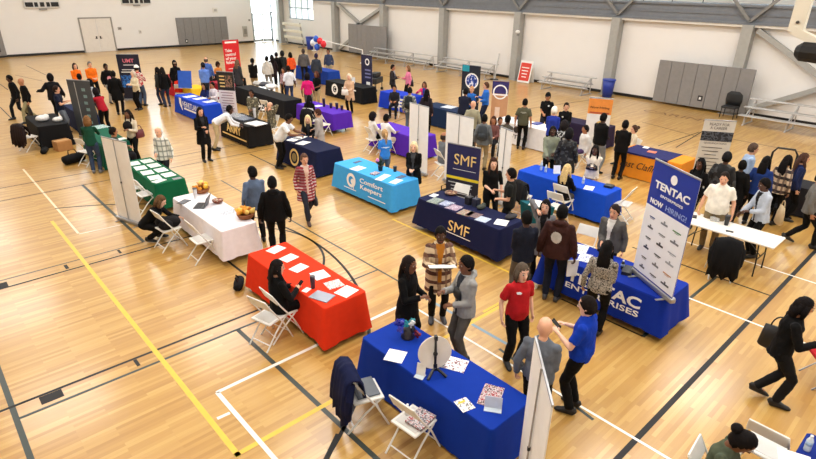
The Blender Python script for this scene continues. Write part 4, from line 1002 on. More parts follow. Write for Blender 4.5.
# green table
k = 0
names = ['farthest', 'second', 'third', 'nearest']
for j in range(4):
    for i in range(2):
        y = 15.15 - j * .5; x = 4.10 + i * .34
        bm = NB(); box(bm, (0, 0, .003), (.27, .34, .004)); o = obj('paper_sheet', bm, PAPER, None, (x, y, .752), .1 * ((j * 3 + i) % 3 - 1))
        tag(o, 'white sheet on the green table, %s row, %s column' % (names[j], 'seated side' if i == 0 else 'visitor side'), 'paper', 'papers on the tables')
        bm = NB()
        for q in range(5): box(bm, (0, .12 - q * .06, .0058), (.2, .014, .001))
        obj('printed_lines', bm, mat((120, 130, 130), .8, 0, .05, name='ink'), o)
o = leaflet('dark grey folder on the near corner of green table', 177, 178.5, 0, ((100, 104, 108), (150, 152, 156), (90, 92, 96)), .2, .14)
leaflet('round white handout on the near end of green table', 159, 181, 20, ((230, 230, 226), (190, 200, 196), (236, 236, 232)), .3, .2)
leaflet('teal and white leaflets at the far end of the half hidden green table', 99, 127, 10, ((40, 130, 130), (210, 226, 222), (20, 90, 84)), .5, .5)
leaflet('white leaflet on the half hidden green table by the woman in beige top', 121, 139, 10, ((230, 232, 228), (190, 206, 200), (236, 236, 232)), .3, .24)
# light blue table
p = on(380.5, 170.5); r = empty('potted_plant', (p.x, p.y, .752), 0, 'small dark potted plant with pink bloom on the light blue table', 'plant')
bm = NB(); lathe(bm, [(.05, 0), (.07, .12), (.075, .13), (.06, .13)]); obj('pot', bm, mat((36, 40, 40), .5), r)
bm = NB(); rnd = random.Random(9)
for k in range(40): a = rnd.random() * 6.28; q = rnd.random() * .13; z = .16 + rnd.random() * .16; tube(bm, [(0, 0, .12), (math.cos(a) * q * .7, math.sin(a) * q * .7, z), (math.cos(a) * q * 1.3, math.sin(a) * q * 1.3, z + .02)], [(.004, .004), (.02, .006), (.003, .003)], seg=6)
obj('foliage', bm, mat((40, 66, 44), .6, 0, .3), r)
bm = NB()
for k in range(7): ball(bm, (-.1 + .02 * math.cos(k), .02 * math.sin(k * 2), .30 + .02 * math.sin(k)), .028, 0, 8, 6)
obj('bloom', bm, mat((216, 130, 200), .6, 0, .1), r)
tumbler('black mug on the light blue table', 395, 171.5, (30, 28, 30), h=.13, r=.05)
leaflet('pair of white flyers near the middle of light blue table', 383, 177.5, 20, ((240, 240, 240), (190, 210, 226), (236, 238, 240)), .5, .2)
leaflet('white flyers at the near end of light blue table', 396, 181.5, 15, ((240, 240, 240), (180, 200, 220), (236, 238, 240)), .36, .2)
leaflet('white sheets at the far end of light blue table', 358, 168.5, 10, ((214, 228, 240), (236, 240, 244), (180, 206, 230)), .36, .28)
leaflet('dark blue cards at the near right corner of light blue table', 401, 177, 10, ((30, 44, 80), (60, 90, 140), (20, 30, 60)), .26, .16)
leaflet('small dark card stack on the far corner of light blue table', 357.5, 162, 10, ((30, 60, 90), (40, 90, 140), (20, 40, 60)), .26, .12)
leaflet('shallow tray of pens on the light blue table', 375, 174, 10, ((120, 90, 100), (210, 200, 210), (70, 60, 70)), .22, .16, th=.03, cat='tray')
# navy table
bx = [('small white notepad on far end of navy table', 434, 195.5, ((230, 232, 236), (200, 206, 214), (236, 236, 236)), .2, .15), ('row of greenish flyers at the far end of navy table', 436, 201, ((90, 110, 100), (150, 160, 150), (60, 76, 84)), .34, .3),
      ('blue and white flyers on the navy table', 446, 203.5, ((150, 160, 190), (90, 106, 150), (210, 214, 224)), .3, .3), ('pinkish flyers mid navy table', 454, 207.5, ((170, 140, 160), (110, 90, 120), (210, 200, 206)), .3, .3),
      ('colourful magazine beside the gold letters edge of navy table', 466, 213, ((150, 80, 60), (110, 130, 110), (190, 160, 150)), .3, .3), ('pile of dark patterned flyers on the navy table', 474, 215, ((90, 70, 80), (150, 120, 110), (60, 50, 70)), .26, .3),
      ('pale blue booklet on navy table', 483, 219.5, ((190, 204, 220), (150, 170, 200), (214, 220, 230)), .26, .26)]
for lb, x, y, cc, ww, hh in bx: leaflet(lb, x, y, 10, cc, ww, hh)
sheet('white sheet on the near end of navy table', 501.5, 222.5, 25, .3, .26)
p = on(451, 194.5); bm = NB(); lathe(bm, [(.10, 0), (.14, .03), (.15, .06), (.13, .06), (.1, .03)]); o = tag(obj('candy_tray', bm, blotch((120, 70, 50), (60, 40, 36), (180, 150, 110), 22, 'sweet_wrappers', .5), None, (p.x, p.y, .752)), 'brown tray of sweets on the far end of navy table', 'tray')
for lb, x, y, cc in (('black gift box on the navy table beside the plant', 469, 204, (26, 26, 32)), ('small dark gift bag on the navy table', 476, 206, (34, 40, 60))):
    p = on(x, y); bm = NB(); box(bm, (0, 0, .09), (.16, .14, .18), bev=.01); o = tag(obj('gift_box', bm, mat(cc, .5, 0, .2), None, (p.x, p.y, .752)), lb, 'box'); bm = NB(); tube(bm, [(-.04, 0, .18), (-.03, 0, .24), (.03, 0, .24), (.04, 0, .18)], .006); obj('handle', bm, mat((150, 150, 160), .5), o)
p = on(481, 209); bm = NB(); ball(bm, (0, 0, .05), (.12, .08, .05)); ball(bm, (.1, .02, .06), (.06, .06, .05)); tag(obj('plush_toy', bm, mat((60, 66, 60), .9, 0, .3, 20, .4), None, (p.x, p.y, .752)), 'small dark plush toy on the navy table', 'toy')
p = on(511, 218); bm = NB(); ball(bm, (0, 0, .04), (.17, .1, .05)); tube(bm, [(-.1, 0, .06), (0, .05, .12), (.1, 0, .06)], .012); tag(obj('pouch', bm, mat((36, 34, 40), .7, 0, .2), None, (p.x, p.y, .752)), 'dark pouch at the near right corner of navy table', 'bag')
# nearest deep blue table
sheet('plain white sheet on the far end of the nearest blue table', 395.5, 356, 30, .25, .25, ink=False)
leaflet('printed white form under the prize wheel', 454, 364, 25, ((240, 240, 240), (240, 240, 240), (120, 60, 70)), .26, .33)
p = on(434, 372); r = empty('prize_wheel', (p.x, p.y, .752), math.radians(-28), 'white disc prize wheel on a black stand, nearest blue table', 'wheel')
bm = NB(); 
RX = M.Rotation(math.radians(80), 3, 'X')
for q in (0,):
    r2 = bmesh.ops.create_cone(bm, cap_ends=True, segments=36, radius1=.215, radius2=.215, depth=.018); bmesh.ops.transform(bm, matrix=M.Translation((0, 0, .30)) @ RX.to_4x4(), verts=r2['verts'])
wl = obj('disc', bm, mat((222, 214, 202), .45, 0, .05, 8, name='wheel_board'), r)
bm = NB(); tube(bm, [(0, -.03, .08), (0, -.035, .3), (0, -.02, .53)], [.016, .018, .014]); box(bm, (0, -.02, .53), (.035, .05, .06)); ball(bm, (0, -.03, .30), .03); obj('stand_post', bm, mat((16, 16, 18), .4), r)
for sx in (1, -1):
    bm = NB(); bar(bm, (0, -.02, .10), (sx * .16, .10, .012), .03, .024); bar(bm, (0, -.02, .10), (sx * .12, -.14, .012), .03, .024); obj('foot', bm, mat((16, 16, 18), .4), r)
bm = NB(); box(bm, (0, -.02, .1), (.05, .05, .1)); obj('hub', bm, mat((16, 16, 18), .4), r)
card('small white folded card beside the prize wheel', 421, 375, 200, (226, 222, 214), .12, .16, name='folded_card', cat='card')
leaflet('white flyer with yellow heading on the nearest blue table', 464.5, 405, -14, ((240, 238, 232), (240, 238, 232), (120, 116, 110)), .17, .2)
bm = NB(); box(bm, (-.005, .05, .008), (.09, .03, .002)); obj('yellow_heading', bm, mat((236, 190, 50), .6), bpy.data.objects[[o.name for o in bpy.data.objects if o.get('label') == 'white flyer with yellow heading on the nearest blue table'][0]])
leaflet('glossy magazine with crowd photo on the nearest blue table', 491, 396, 25, ((90, 60, 60), (200, 190, 190), (150, 40, 50)), .38, .24)
card('clear sign holder at the near end of the nearest blue table', 493, 407.5, 215, (196, 204, 222), .2, .14)
p = on(408, 337); r = empty('decoration', (p.x, p.y, .752), 0, 'bunch of blue, teal and red shiny ornaments on the nearest blue table', 'ornament'); rnd = random.Random(3)
bm = NB(); lathe(bm, [(.09, 0), (.10, .02), (.06, .05), (.07, .14), (.05, .14)]); obj('vase', bm, mat((36, 30, 34), .3, 0, .1), r)
for k, (cc, dx, dy, dz, rr) in enumerate((((34, 40, 150), -.09, .08, .22, .07), ((40, 140, 150), -.02, .02, .22, .05), ((200, 206, 206), .03, -.04, .22, .055), ((120, 30, 40), .04, -.13, .10, .06), ((40, 40, 44), .02, -.08, .16, .05), ((40, 130, 140), .07, 0, .24, .045), ((60, 60, 160), -.12, .03, .16, .05))):
    bm = NB()
    for q in range(9): a = rnd.random() * 6.28; b2 = rnd.random() * 3; tube(bm, [(dx, dy, dz), (dx + rr * math.cos(a) * math.sin(b2), dy + rr * math.sin(a) * math.sin(b2), dz + rr * math.cos(b2))], [(.02, .02), (.012, .02)], seg=6)
    ball(bm, (dx, dy, dz), rr * .6, 0, 10, 8); obj('ornament', bm, mat(cc, .25, .2, .3, 30, name='foil'), r)
# royal blue plain table, sponsor table and others
bottle('clear water bottle on the plain royal blue table', 545.5, 172); bottle('second clear bottle on the far end of plain royal blue table', 541, 170, h=.26)
card('small white tent card on the plain royal blue table', 556.5, 173, 225, (236, 236, 238), .18, .2)
sheet('white sheet by the seated blonde person on the plain royal blue table', 589, 188, 20, .3, .22); bottle('water bottle on the plain royal blue table beside the white sheet', 583, 183.5, h=.18)
leaflet('black bag like folder at the near end of plain royal blue table', 609, 187, 10, ((16, 16, 18), (40, 40, 44), (12, 12, 14)), .2, .2, th=.05, cat='folder')
sheet('white lettered sheet at the far end of royal blue lettered table', 579, 249, 20, .4, .3)
leaflet('white logo mat on the royal blue lettered table behind the woman in print blouse', 585, 258, 20, ((240, 240, 240), (240, 240, 242), (60, 90, 170)), .34, .22)
leaflet('black box at the foot of the sponsor banner', 627, 272, 20, ((22, 22, 26), (40, 40, 46), (14, 14, 16)), .3, .16, th=.06, cat='box')
bottle('dark flask beside the grey sweater man', 622, 269, (50, 54, 60), h=.17)
z = .742
tumbler('black tumbler on the bare white table', 726, 225, (20, 20, 22), h=.2, r=.05, z=z); leaflet('clear plastic tray on the bare white table', 714, 219, 25, ((190, 190, 186), (150, 150, 146), (210, 210, 206)), .3, .16, z=z, th=.06, cat='tray')
leaflet('black phone on the bare white table', 729.5, 231.5, 20, ((18, 18, 20), (26, 26, 30), (14, 14, 16)), .1, .14, z=z, cat='phone'); leaflet('dark wallet on the far end of bare white table', 694, 217, 20, ((40, 40, 44), (60, 60, 66), (30, 30, 34)), .16, .1, z=z, cat='wallet', th=.02)
bottle('clear water bottle on the navy cloth in the bottom right corner', 806.5, 450, z=.752, h=.2); sheet('white sheet at the bottom right corner of picture', 795, 462, 20, .3, .3, ink=False)
leaflet('orange cut-out leaf on the navy runner', 652, 152, 10, ((226, 110, 50), (230, 120, 60), (210, 90, 40)), .22, .24, z=.762, cat='decoration'); leaflet('white envelope on the navy runner', 646, 147.5, 10, ((236, 236, 236), (230, 230, 232), (240, 240, 240)), .2, .16, z=.762, cat='paper')
for lb, x, y, hh in (('tall dark cup on the purple table', 324, 106.5, .3), ('dark cup right of the tall one on the purple table', 331, 108, .18), ('dark bottle shaped cup on the purple table', 337, 109, .22), ('rightmost dark cup on the purple table', 342, 110, .16)): tumbler(lb, x, y, (40, 26, 60), h=hh, r=.06)
leaflet('white sheets on the purple table', 318, 106, 10, ((230, 226, 236), (200, 190, 220), (236, 236, 240)), .34, .3)
for lb, x, y in (('white sheet on the state logo table, left end', 190, 96.5), ('white sheet on the state logo table, middle', 200, 98.5), ('white sheet on the state logo table, right end', 210, 101.5)): sheet(lb, x, y, 10, .5, .36)
for lb, x, y, cc in (('white sheets at the near end of the gold lettered black table', 256, 124, ((236, 236, 236), (210, 210, 212), (240, 240, 240))), ('dark goods on the gold lettered black table', 244, 119, ((40, 44, 60), (110, 120, 140), (30, 30, 34))), ('grey brochures on the gold lettered black table', 236, 116, ((120, 124, 130), (60, 66, 80), (190, 190, 194)))): leaflet(lb, x, y, 10, cc, .5, .6, th=.03)
tumbler('tall white cup on the gold lettered black table', 255, 117.5, (226, 226, 228), h=.34, r=.05)
for lb, x, y in (('white sheet on the seal table before the bending man', 294, 139.5), ('second white sheet on the seal table', 300, 137.5), ('white sheet at the middle of the seal table', 303, 143)): sheet(lb, x, y, 20, .4, .3)
bm = NB(); box(bm, (0, 0, .02), (.34, .26, .04), bev=.01); p = on(537, 124); tag(obj('laptop', bm, mat((60, 70, 150), .4), None, (p.x, p.y, .752)), 'closed blue laptop on the white cloth behind olive tee man', 'laptop')
p = on(515, 113); laptop('blue lit open laptop left of the man in olive tee', 519, 119, 225, (40, 44, 60), screen=(40, 80, 170))
p = on(449, 106.5); leaflet('white papers on the dark navy cloth with blue end', 449, 107, 10, ((220, 224, 230), (160, 170, 190), (236, 236, 238)), .5, .5)
for lb, x, y, cc, sz in (('white plastic bag on the black table at left edge', 43, 121, (226, 224, 220), .16), ('second white bag on the black table at left edge', 58, 121.5, (216, 214, 210), .12)):
    p = on(x, y); bm = NB(); ball(bm, (0, 0, sz * .6), (sz * 1.3, sz, sz * .7)); ball(bm, (sz * .7, 0, sz * .9), (sz * .6, sz * .5, sz * .5)); tag(obj('plastic_bag', bm, mat(cc, .5, 0, .1, 20, .6), None, (p.x, p.y, .752)), lb, 'bag')
rnd = random.Random(8)
for lb, x, y, cc in (('pile of pale grey clothing on the plain black table', 262, 85, (176, 174, 170)), ('white crumpled cloth on the plain black table', 274, 88, (224, 222, 220)), ('dark grey bag on the plain black table', 268, 86, (70, 72, 80))):
    p = on(x, y); bm = NB()
    for q in range(5): ball(bm, (rnd.uniform(-.25, .25), rnd.uniform(-.25, .25), .08), (.2, .16, .1), 0, 10, 8)
    tag(obj('clothing_pile', bm, mat(cc, .9, 0, .2, 12, .6), None, (p.x, p.y, .752)), lb, 'clothing')
# table easels in the background
def easel(label, px, py, w, h, fill, z=.752): return card(label, px, py, 225, fill, w, h, z, 'sign', 'display_board')
easel('blue display board on the yellow table', 186, 88, .62, .75, (40, 90, 190))
easel('white display board on the letter C table', 352, 83, .3, .26, (214, 216, 220)); easel('small red and white display on the red table', 171, 82, .4, .34, (200, 70, 70))
# ================================================================ chairs standing free
folding_chair('white folding chair nearest the camera beside the red table, empty', 3.32, 6.75, 15)
folding_chair('white folding chair tucked at the near end of white table', 3.72, 10.15, 0)
folding_chair('white folding chair at the white table with black coat on its seat', 3.42, 11.15, 5)
folding_chair('white folding chair at the near end of the green table', 3.78, 13.55, 5); folding_chair('white folding chair tucked at the middle of green table', 3.75, 14.2, 0)
folding_chair('white folding chair with navy jacket over its back', 3.36, 4.42, -20)
folding_chair('white folding chair with magazines and a bottle on its seat', 3.48, 3.62, 5)
folding_chair('white folding chair at the bottom right beside navy cloth', 6.2, .66, 0); 
folding_chair('empty white folding chair behind the seated blonde person', 10.75, 6.45, 5); folding_chair('cream folding chair with dark coat behind the two women in black', 10.7, 7.45, 5)
folding_chair('white folding chair behind the royal blue lettered table', 9.25, 4.85, 190)
folding_chair('white folding chair at the far end of bare white table', 11.15, 3.95, 20); folding_chair('folding chair under the black draped coat beside bare white table', 11.05, 2.85, 25)
folding_chair('white folding chair behind the navy table with gold letters', 9.15, 8.15, 190)
folding_chair('folding chair under a dark brown jacket at the left edge', 2.75, 21.4, 20); folding_chair('white folding chair beside the green sweater person', 3.75, 18.4, 20)
folding_chair('white folding chair behind the soldiers, empty', 10.85, 21.2, 30); folding_chair('second white folding chair behind the soldiers, by the black cloth', 10.9, 20.3, 20)
folding_chair('chair with round white back behind the purple table, under black coat', 11.25, 17.6, 10); folding_chair('chair with white back at the near end of purple table', 11.2, 16.8, 10)
folding_chair('white folding chair in front of the woman in white sweater', 12.2, 5.55, 100)
drape_jacket('navy jacket hung over a folding chair near the nearest table', 3.36, 4.42, -20, (12, 20, 56), w=.52, bottom=.22)
drape_jacket('black coat hung over a chair beside the bare white table', 11.05, 2.85, 25, (16, 16, 18), w=.46, bottom=.12)
drape_jacket('dark brown jacket hung over a chair at the left edge', 2.75, 21.4, 20, (34, 22, 22), w=.6, bottom=.2)
drape_jacket('black coat on the chair behind the purple table', 11.25, 17.6, 10, (18, 16, 20), w=.5, bottom=.3); drape_jacket('dark coat over the cream chair behind the women in black', 10.7, 7.45, 5, (24, 24, 26), w=.48, bottom=.4)
bm = NB(); box(bm, (0, 0, .012), (.36, .30, .02), bev=.005); tag(obj('folder', bm, mat((86, 92, 100), .4, 0, .1), None, (3.40, 4.44, .458), math.radians(-20 - 90)), 'grey folder on the seat of the jacket draped chair', 'folder')
bm = NB(); box(bm, (0, 0, .02), (.24, .3, .03)); o = tag(obj('magazine', bm, blotch((90, 84, 90), (200, 196, 196), (150, 60, 60), 40, 'printed_cover', .4), None, (3.55, 3.56, .458), math.radians(-80)), 'pile of magazines on the chair seat by the nearest table', 'magazine')
for v in ():
    pass
b_ = bottle('small white bottle on the chair seat by the nearest table', 410, 411, (232, 232, 230), z=.46, h=.15); b_.location = (3.50, 3.74, .458)
bm = NB(); 
for q in range(7): ball(bm, (rnd.uniform(-.12, .12), rnd.uniform(-.14, .14), .09), (.15, .13, .11), 0, 10, 8)
tag(obj('coat', bm, cloth((20, 18, 20)), None, (3.46, 11.18, .455)), 'black coat with fur bundled on the seat of white table chair', 'coat')
# bags, boxes on the floor
bm = NB(); box(bm, (0, 0, .16), (.45, .38, .32)); o = tag(obj('cardboard_box', bm, mat((178, 128, 76), .8, 0, .08, name='cardboard'), None, (3.55, 20.75, 0), .2), 'brown cardboard box on the floor under the black table', 'box'); bm = NB(); box(bm, (0, 0, .322), (.46, .06, .004)); obj('tape', bm, mat((200, 170, 120), .4), o)
def duffel(label, x, y, rz, rgb, s_=1.0):
    bm = NB(); tube(bm, [(-.34 * s_, 0, .12 * s_), (-.3 * s_, 0, .14 * s_), (0, 0, .15 * s_), (.3 * s_, 0, .14 * s_), (.34 * s_, 0, .12 * s_)], [(.05, .05), (.15 * s_, .135 * s_), (.17 * s_, .145 * s_), (.15 * s_, .135 * s_), (.05, .05)], V((0, 1, 0)), 14); o = obj('duffel_bag', bm, cloth(rgb), None, (x, y, 0), rz, smooth=True); tag(o, label, 'bag')
    bm = NB(); tube(bm, [(-.15 * s_, 0, .27 * s_), (-.1 * s_, .04, .4 * s_), (.1 * s_, .04, .4 * s_), (.15 * s_, 0, .27 * s_)], .014); obj('strap', bm, cloth(rgb), o); return o
duffel('black duffel bag on the floor beside the green sweater person', 3.45, 18.95, .4, (16, 16, 18)); duffel('black bag on the floor left of the navy banner', 9.9, 9.3, .2, (18, 18, 20)); duffel('tan bag on the floor under the grey sweater man chair', 11.0, 10.0, .8, (176, 130, 92), .8)
duffel('black backpack on the floor by the draped chair at left', 3.0, 20.7, 1.2, (20, 22, 24), .6); duffel('dark bag on the floor beyond the orange table', 16.8, 5.6, .3, (26, 30, 30), .9)
duffel('dark coat bundle on the floor beside the red table chair', 3.72, 8.62, 1.0, (22, 22, 26), .55)
bm = NB()
for sx, sy in ((1, 1), (1, -1), (-1, 1), (-1, -1)): tube(bm, [(sx * .33, sy * .23, .30), (sx * .36, sy * .28, .0)], .012)
o = empty('camp_cart', (10.3, 6.7, 0), .3, 'teal canvas folding cart behind the plain chairs', 'cart'); obj('frame', bm, DARKST, o)
bm = NB(); tube(bm, [(0, 0, .14), (0, 0, .3), (0, 0, .56)], [(.36, .22), (.38, .24), (.42, .27)], V((0, 1, 0)), 4); obj('canvas_tub', bm, cloth((20, 88, 100)), o); bm = NB(); box(bm, (0, 0, .57), (.4, .3, .02)); obj('lid_sheet', bm, PAPER, o)
# red padded chair at the right edge
o = empty('red_chair', (8.78, .58, 0), .6, 'red covered chair at the right edge beside walking woman', 'chair')
bm = NB(); box(bm, (0, 0, .44), (.46, .46, .06), bev=.02); obj('seat', bm, cloth((168, 24, 34)), o); bm = NB(); box(bm, (0, -.23, .66), (.48, .07, .42), bev=.03); obj('backrest', bm, cloth((168, 24, 34)), o)
for sx in (1, -1):
    bm = NB(); tube(bm, [(sx * .22, -.24, .9 * .5), (sx * .22, .22, .0)], .012); obj('leg', bm, STEEL, o)
    bm = NB(); tube(bm, [(sx * .2, .2, .43), (sx * .2, -.24, .0)], .012); obj('leg', bm, STEEL, o)
# ================================================================ fixtures along the walls
def pad(label, x0, x1, y0, y1, z0, z1, n, along, mark=None):
    o = empty('wall_pad', ((x0 + x1) / 2, (y0 + y1) / 2, 0), 0, label, 'pad', 'grey wall pads'); cx, cy = (x0 + x1) / 2, (y0 + y1) / 2
    for k in range(n):
        bm = NB()
        if along == 'x': w = (x1 - x0) / n; box(bm, (x0 + w * (k + .5) - cx, 0, (z0 + z1) / 2), (w - .012, y1 - y0, z1 - z0), bev=.015)
        else: w = (y1 - y0) / n; box(bm, (0, y0 + w * (k + .5) - cy, (z0 + z1) / 2), (x1 - x0, w - .012, z1 - z0), bev=.015)
        obj('pad_panel', bm, PADM, o)
    if mark:
        bm = NB(); box(bm, mark[0], mark[1]); q = obj('outlet_plate', bm, mat((30, 30, 32), .5), o); bm = NB(); m0, m1 = V(mark[0]), V(mark[1]); box(bm, m0 + V((-.01 if along == 'y' else 0, -.01 if along == 'x' else 0, 0)), m1 * .45); obj('socket', bm, WHITE, q)
pad('grey wall pad on the far wall right of the white double door', 18.72, 23.25, YF - .09, YF - .03, .14, 2.32, 7, 'x', ((-1.6, -.05, .45), (.22, .02, .26)))
pad('grey wall pad at the left end of the far wall', 1.2, 6.42, YF - .09, YF - .03, .12, 2.3, 8, 'x', ((2.2, -.05, .55), (.22, .02, .3)))
pad('grey wall pad wrapped on the column by the far cross brace', XR - .66, XR - .55, 32.2, 36.8, .2, 2.3, 8, 'y')
pad('grey wall pad near the round topped black chair at right', XR - .66, XR - .55, 7.75, 11.95, .12, 2.05, 7, 'y', ((-.065, -.1, .55), (.02, .2, .24)))
def board(label, x0, x1, z0, z1):
    o = empty('scoreboard', ((x0 + x1) / 2, YF, 0), 0, label, 'scoreboard', 'scoreboards on the far wall'); w = x1 - x0
    bm = NB(); box(bm, (0, -.08, (z0 + z1) / 2), (w, .14, z1 - z0), bev=.02); obj('housing', bm, mat((206, 206, 204), .5, 0, .04), o)
    for cx, ww in ((-.36, .22), (-.17, .10), (0, .12), (.17, .10), (.36, .22)):
        bm = NB(); box(bm, (cx * w, -.155, z0 + .24), (ww * w, .02, .3)); obj('display_panel', bm, mat((20, 20, 22), .3), o)
    bm = NB(); box(bm, (0, -.1, z0 - .08), (.5, .1, .1)); obj('horn', bm, mat((150, 148, 146), .5), o)
    for k in range(4):
        bm = NB(); box(bm, ((k - 1.5) * w * .2, -.155, z1 - .12), (w * .13, .02, .07)); obj('caption_strip', bm, mat((150, 160, 176), .5), o)
board('left grey scoreboard high on the far wall', 8.2, 10.42, 3.22, 4.05); board('right grey scoreboard above the navy lettered banner', 14.7, 16.95, 3.4, 4.2)
def plate(label, x, z, w, h, rgb, name='wall_box', cat='fixture', d=.06):
    o = empty(name, (x, YF, 0), 0, label, cat); bm = NB(); box(bm, (0, -d / 2, z), (w, d, h), bev=.01); obj('housing', bm, mat(rgb, .5, 0, .05), o); bm = NB(); box(bm, (0, -d - .005, z), (w * .6, .012, h * .5)); obj('cover', bm, mat(tuple(int(c * .8) for c in rgb), .4), o)
plate('small grey card reader on far wall right of white door', 14.25, 1.65, .26, .22, (170, 166, 160)); plate('small pale thermostat on the far wall', 15.75, 1.35, .2, .3, (214, 210, 204)); plate('pale square speaker on far wall above the grey pad', 22.3, 2.85, .45, .4, (220, 216, 208))
plate('grey framed extinguisher cabinet beside the glass entrance', 24.9, 1.0, .42, .9, (176, 172, 164), 'extinguisher_cabinet', 'cabinet', .1); plate('small grey alarm box left of the glass entrance', 25.45, 1.95, .16, .16, (150, 146, 142))
# bleachers
AL = mat((196, 196, 196), .35, .5, .05, name='aluminium'); 
def bleacher(label, y0, y1, xb, rows=3, rise=.22, run=.42, xw=None):
    """rows climb towards the wall (+x)"""
    o = empty('bleacher', (xb, (y0 + y1) / 2, 0), 0, label, 'bleacher', 'small aluminium bleachers'); L = y1 - y0
    for k in range(rows):
        z = .40 + rise * k; x = run * k
        bm = NB(); box(bm, (x, 0, z), (.26, L, .045), bev=.012); obj('seat_plank', bm, AL, o)
        if k: bm = NB(); box(bm, (x - .26, 0, z - .3), (.22, L, .035), bev=.01); obj('foot_plank', bm, AL, o)
    n = max(2, int(L / 1.8) + 1)
    for j in range(n):
        y = -L / 2 + .25 + (L - .5) * j / (n - 1); bm = NB(); top_ = .38 + rise * (rows - 1); xe = run * (rows - 1)
        bar(bm, (-.1, y, .02), (xe + .12, y, .02), .05, .04); bar(bm, (0, y, .02), (0, y, .38), .04, .04, V((1, 0, 0))); bar(bm, (xe, y, .02), (xe, y, top_), .04, .04, V((1, 0, 0))); bar(bm, (0, y, .38), (xe, y, top_), .04, .04)
        bar(bm, (0, y, .05), (xe, y, top_ - .1), .03, .03); obj('end_frame', bm, AL, o)
bleacher('low aluminium bleacher farthest along the right wall', 26.6, 33.0, 26.1); bleacher('aluminium bleacher behind the round emblem banner', 21.4, 25.9, 26.1); bleacher('aluminium bleacher between red sign and blue bin', 14.95, 17.9, 26.2); bleacher('aluminium bleacher by the big brace at the right edge', 3.9, 7.5, 25.7, 3, .28, .5)
o = empty('plank_rack', (27.2, 44.6, 0), 0, 'tall tilted bleacher with pale planks in the far corner', 'bleacher')
for z in (.7, 1.25, 1.8):
    bm = NB(); box(bm, (-.1 * z, 0, z), (.12, 3.0, .24), bev=.03); obj('plank', bm, mat((226, 222, 206), .5, 0, .04), o)
for y in (-1.35, 1.35):
    bm = NB(); bar(bm, (.1, y, 0), (-.2, y, 2.0), .08, .1); bar(bm, (-.5, y, .04), (.4, y, .04), .08, .08); obj('end_frame', bm, GREYL, o)
def bin_(label, x, y, s_=1.0):
    o = empty('recycling_bin', (x, y, 0), 0, label, 'bin', 'blue bins'); bm = NB(); tube(bm, [(0, 0, .02), (0, 0, .5 * s_), (0, 0, .86 * s_)], [(.24 * s_, .24 * s_), (.28 * s_, .28 * s_), (.31 * s_, .31 * s_)], seg=14); obj('bin_body', bm, mat((24, 52, 150), .45, 0, .06, name='blue_plastic'), o, smooth=True)
    bm = NB(); tube(bm, [(0, 0, .85 * s_), (0, 0, .90 * s_)], [(.335 * s_, .335 * s_), (.335 * s_, .335 * s_)], seg=14); obj('rim', bm, mat((34, 66, 170), .45, 0, .06), o)
    bm = NB(); tube(bm, [(0, 0, 0), (0, 0, .05)], .2 * s_, seg=12); obj('dolly', bm, DARKST, o)
bin_('blue bin in the far corner below the pale planks', 26.7, 41.3, 1.15); bin_('blue bin beside a column on the right wall', 26.95, 14.15, 1.0)
# red A-board
o = empty('a_board', (27.25, 19.6, 0), math.radians(-90), 'red and white A-board sign against the right wall', 'sign')
bm = NB(); RT = M.Rotation(math.radians(-12), 3, 'X'); box(bm, (0, 0, .62), (.86, .04, 1.22), rot=RT, bev=.01); obj('board_frame', bm, WHITE, o)
bm = NB(); box(bm, (0, -.03, .62), (.72, .012, 1.0), rot=RT); f2 = obj('red_panel', bm, mat((206, 56, 40), .5, 0, .05), o)
for k in range(4): bm = NB(); box(bm, (0, -.04 + (.85 - .17 * k - .62) * .2, .85 - .17 * k), (.5 - .06 * k, .014, .05), rot=RT); obj('printed_line', bm, WHITE, f2)
bm = NB(); box(bm, (0, .26, .6), (.8, .03, 1.2), rot=M.Rotation(math.radians(12), 3, 'X')); obj('rear_leg', bm, WHITE, o)
# portable rail in front of the far brace
o = empty('net_rail', (24.9, 33.5, 0), 0, 'low white rail on posts before the far cross brace', 'rail'); bm = NB(); tube(bm, [(1.6, 7.0, 1.0), (0, -1.6, .9)], .035, V((0, 0, 1)), 8); obj('rail_bar', bm, WHITE, o)
for a, b_ in (((1.6, 7.0), 1.0), ((0, -1.6), .9)):
    bm = NB(); tube(bm, [(a[0], a[1], 0), (a[0], a[1], b_)], .04, seg=8); tube(bm, [(a[0], a[1], 0), (a[0], a[1], .04)], .2, seg=12); obj('post', bm, WHITE, o)
o = empty('net_post', (27.0, 20.9, 0), 0, 'thin white net post leaning by a column of right wall', 'post'); bm = NB(); tube(bm, [(-.3, .5, 0), (0, .5, 1.5)], .05); obj('pole', bm, mat((190, 190, 190), .4), o); bm = NB(); tube(bm, [(-.3, .5, 0), (-.3, .5, .05)], .25); obj('base', bm, DARKST, o)
o = empty('wall_camera', (27.4, 20.5, 0), 0, 'small white camera fixed on a column of the right wall', 'camera'); bm = NB(); ball(bm, (0, 0, 2.75), (.16, .12, .10)); obj('dome', bm, WHITE, o); bm = NB(); box(bm, (.06, 0, 2.6), (.12, .1, .16)); obj('bracket', bm, GREY, o)
# black chair against the pad
o = empty('stool_chair', (26.95, 8.2, 0), math.radians(90), 'black round topped chair standing against the grey pad', 'chair')
bm = NB(); tube(bm, [(0, -.02, .5), (0, .0, .75), (0, .03, 1.0), (0, .04, 1.12)], [(.30, .06), (.34, .07), (.32, .06), (.18, .04)], V((1, 0, 0)), 14); obj('backrest', bm, mat((26, 28, 30), .6), o, smooth=True)
bm = NB(); box(bm, (0, .25, .48), (.6, .5, .09), bev=.03); obj('seat', bm, mat((26, 28, 30), .6), o)
for sx in (1, -1):
    for sy in (0, .45): bm = NB(); tube(bm, [(sx * .26, sy, .45), (sx * .28, sy, 0)], .02); obj('leg', bm, DARKST, o)
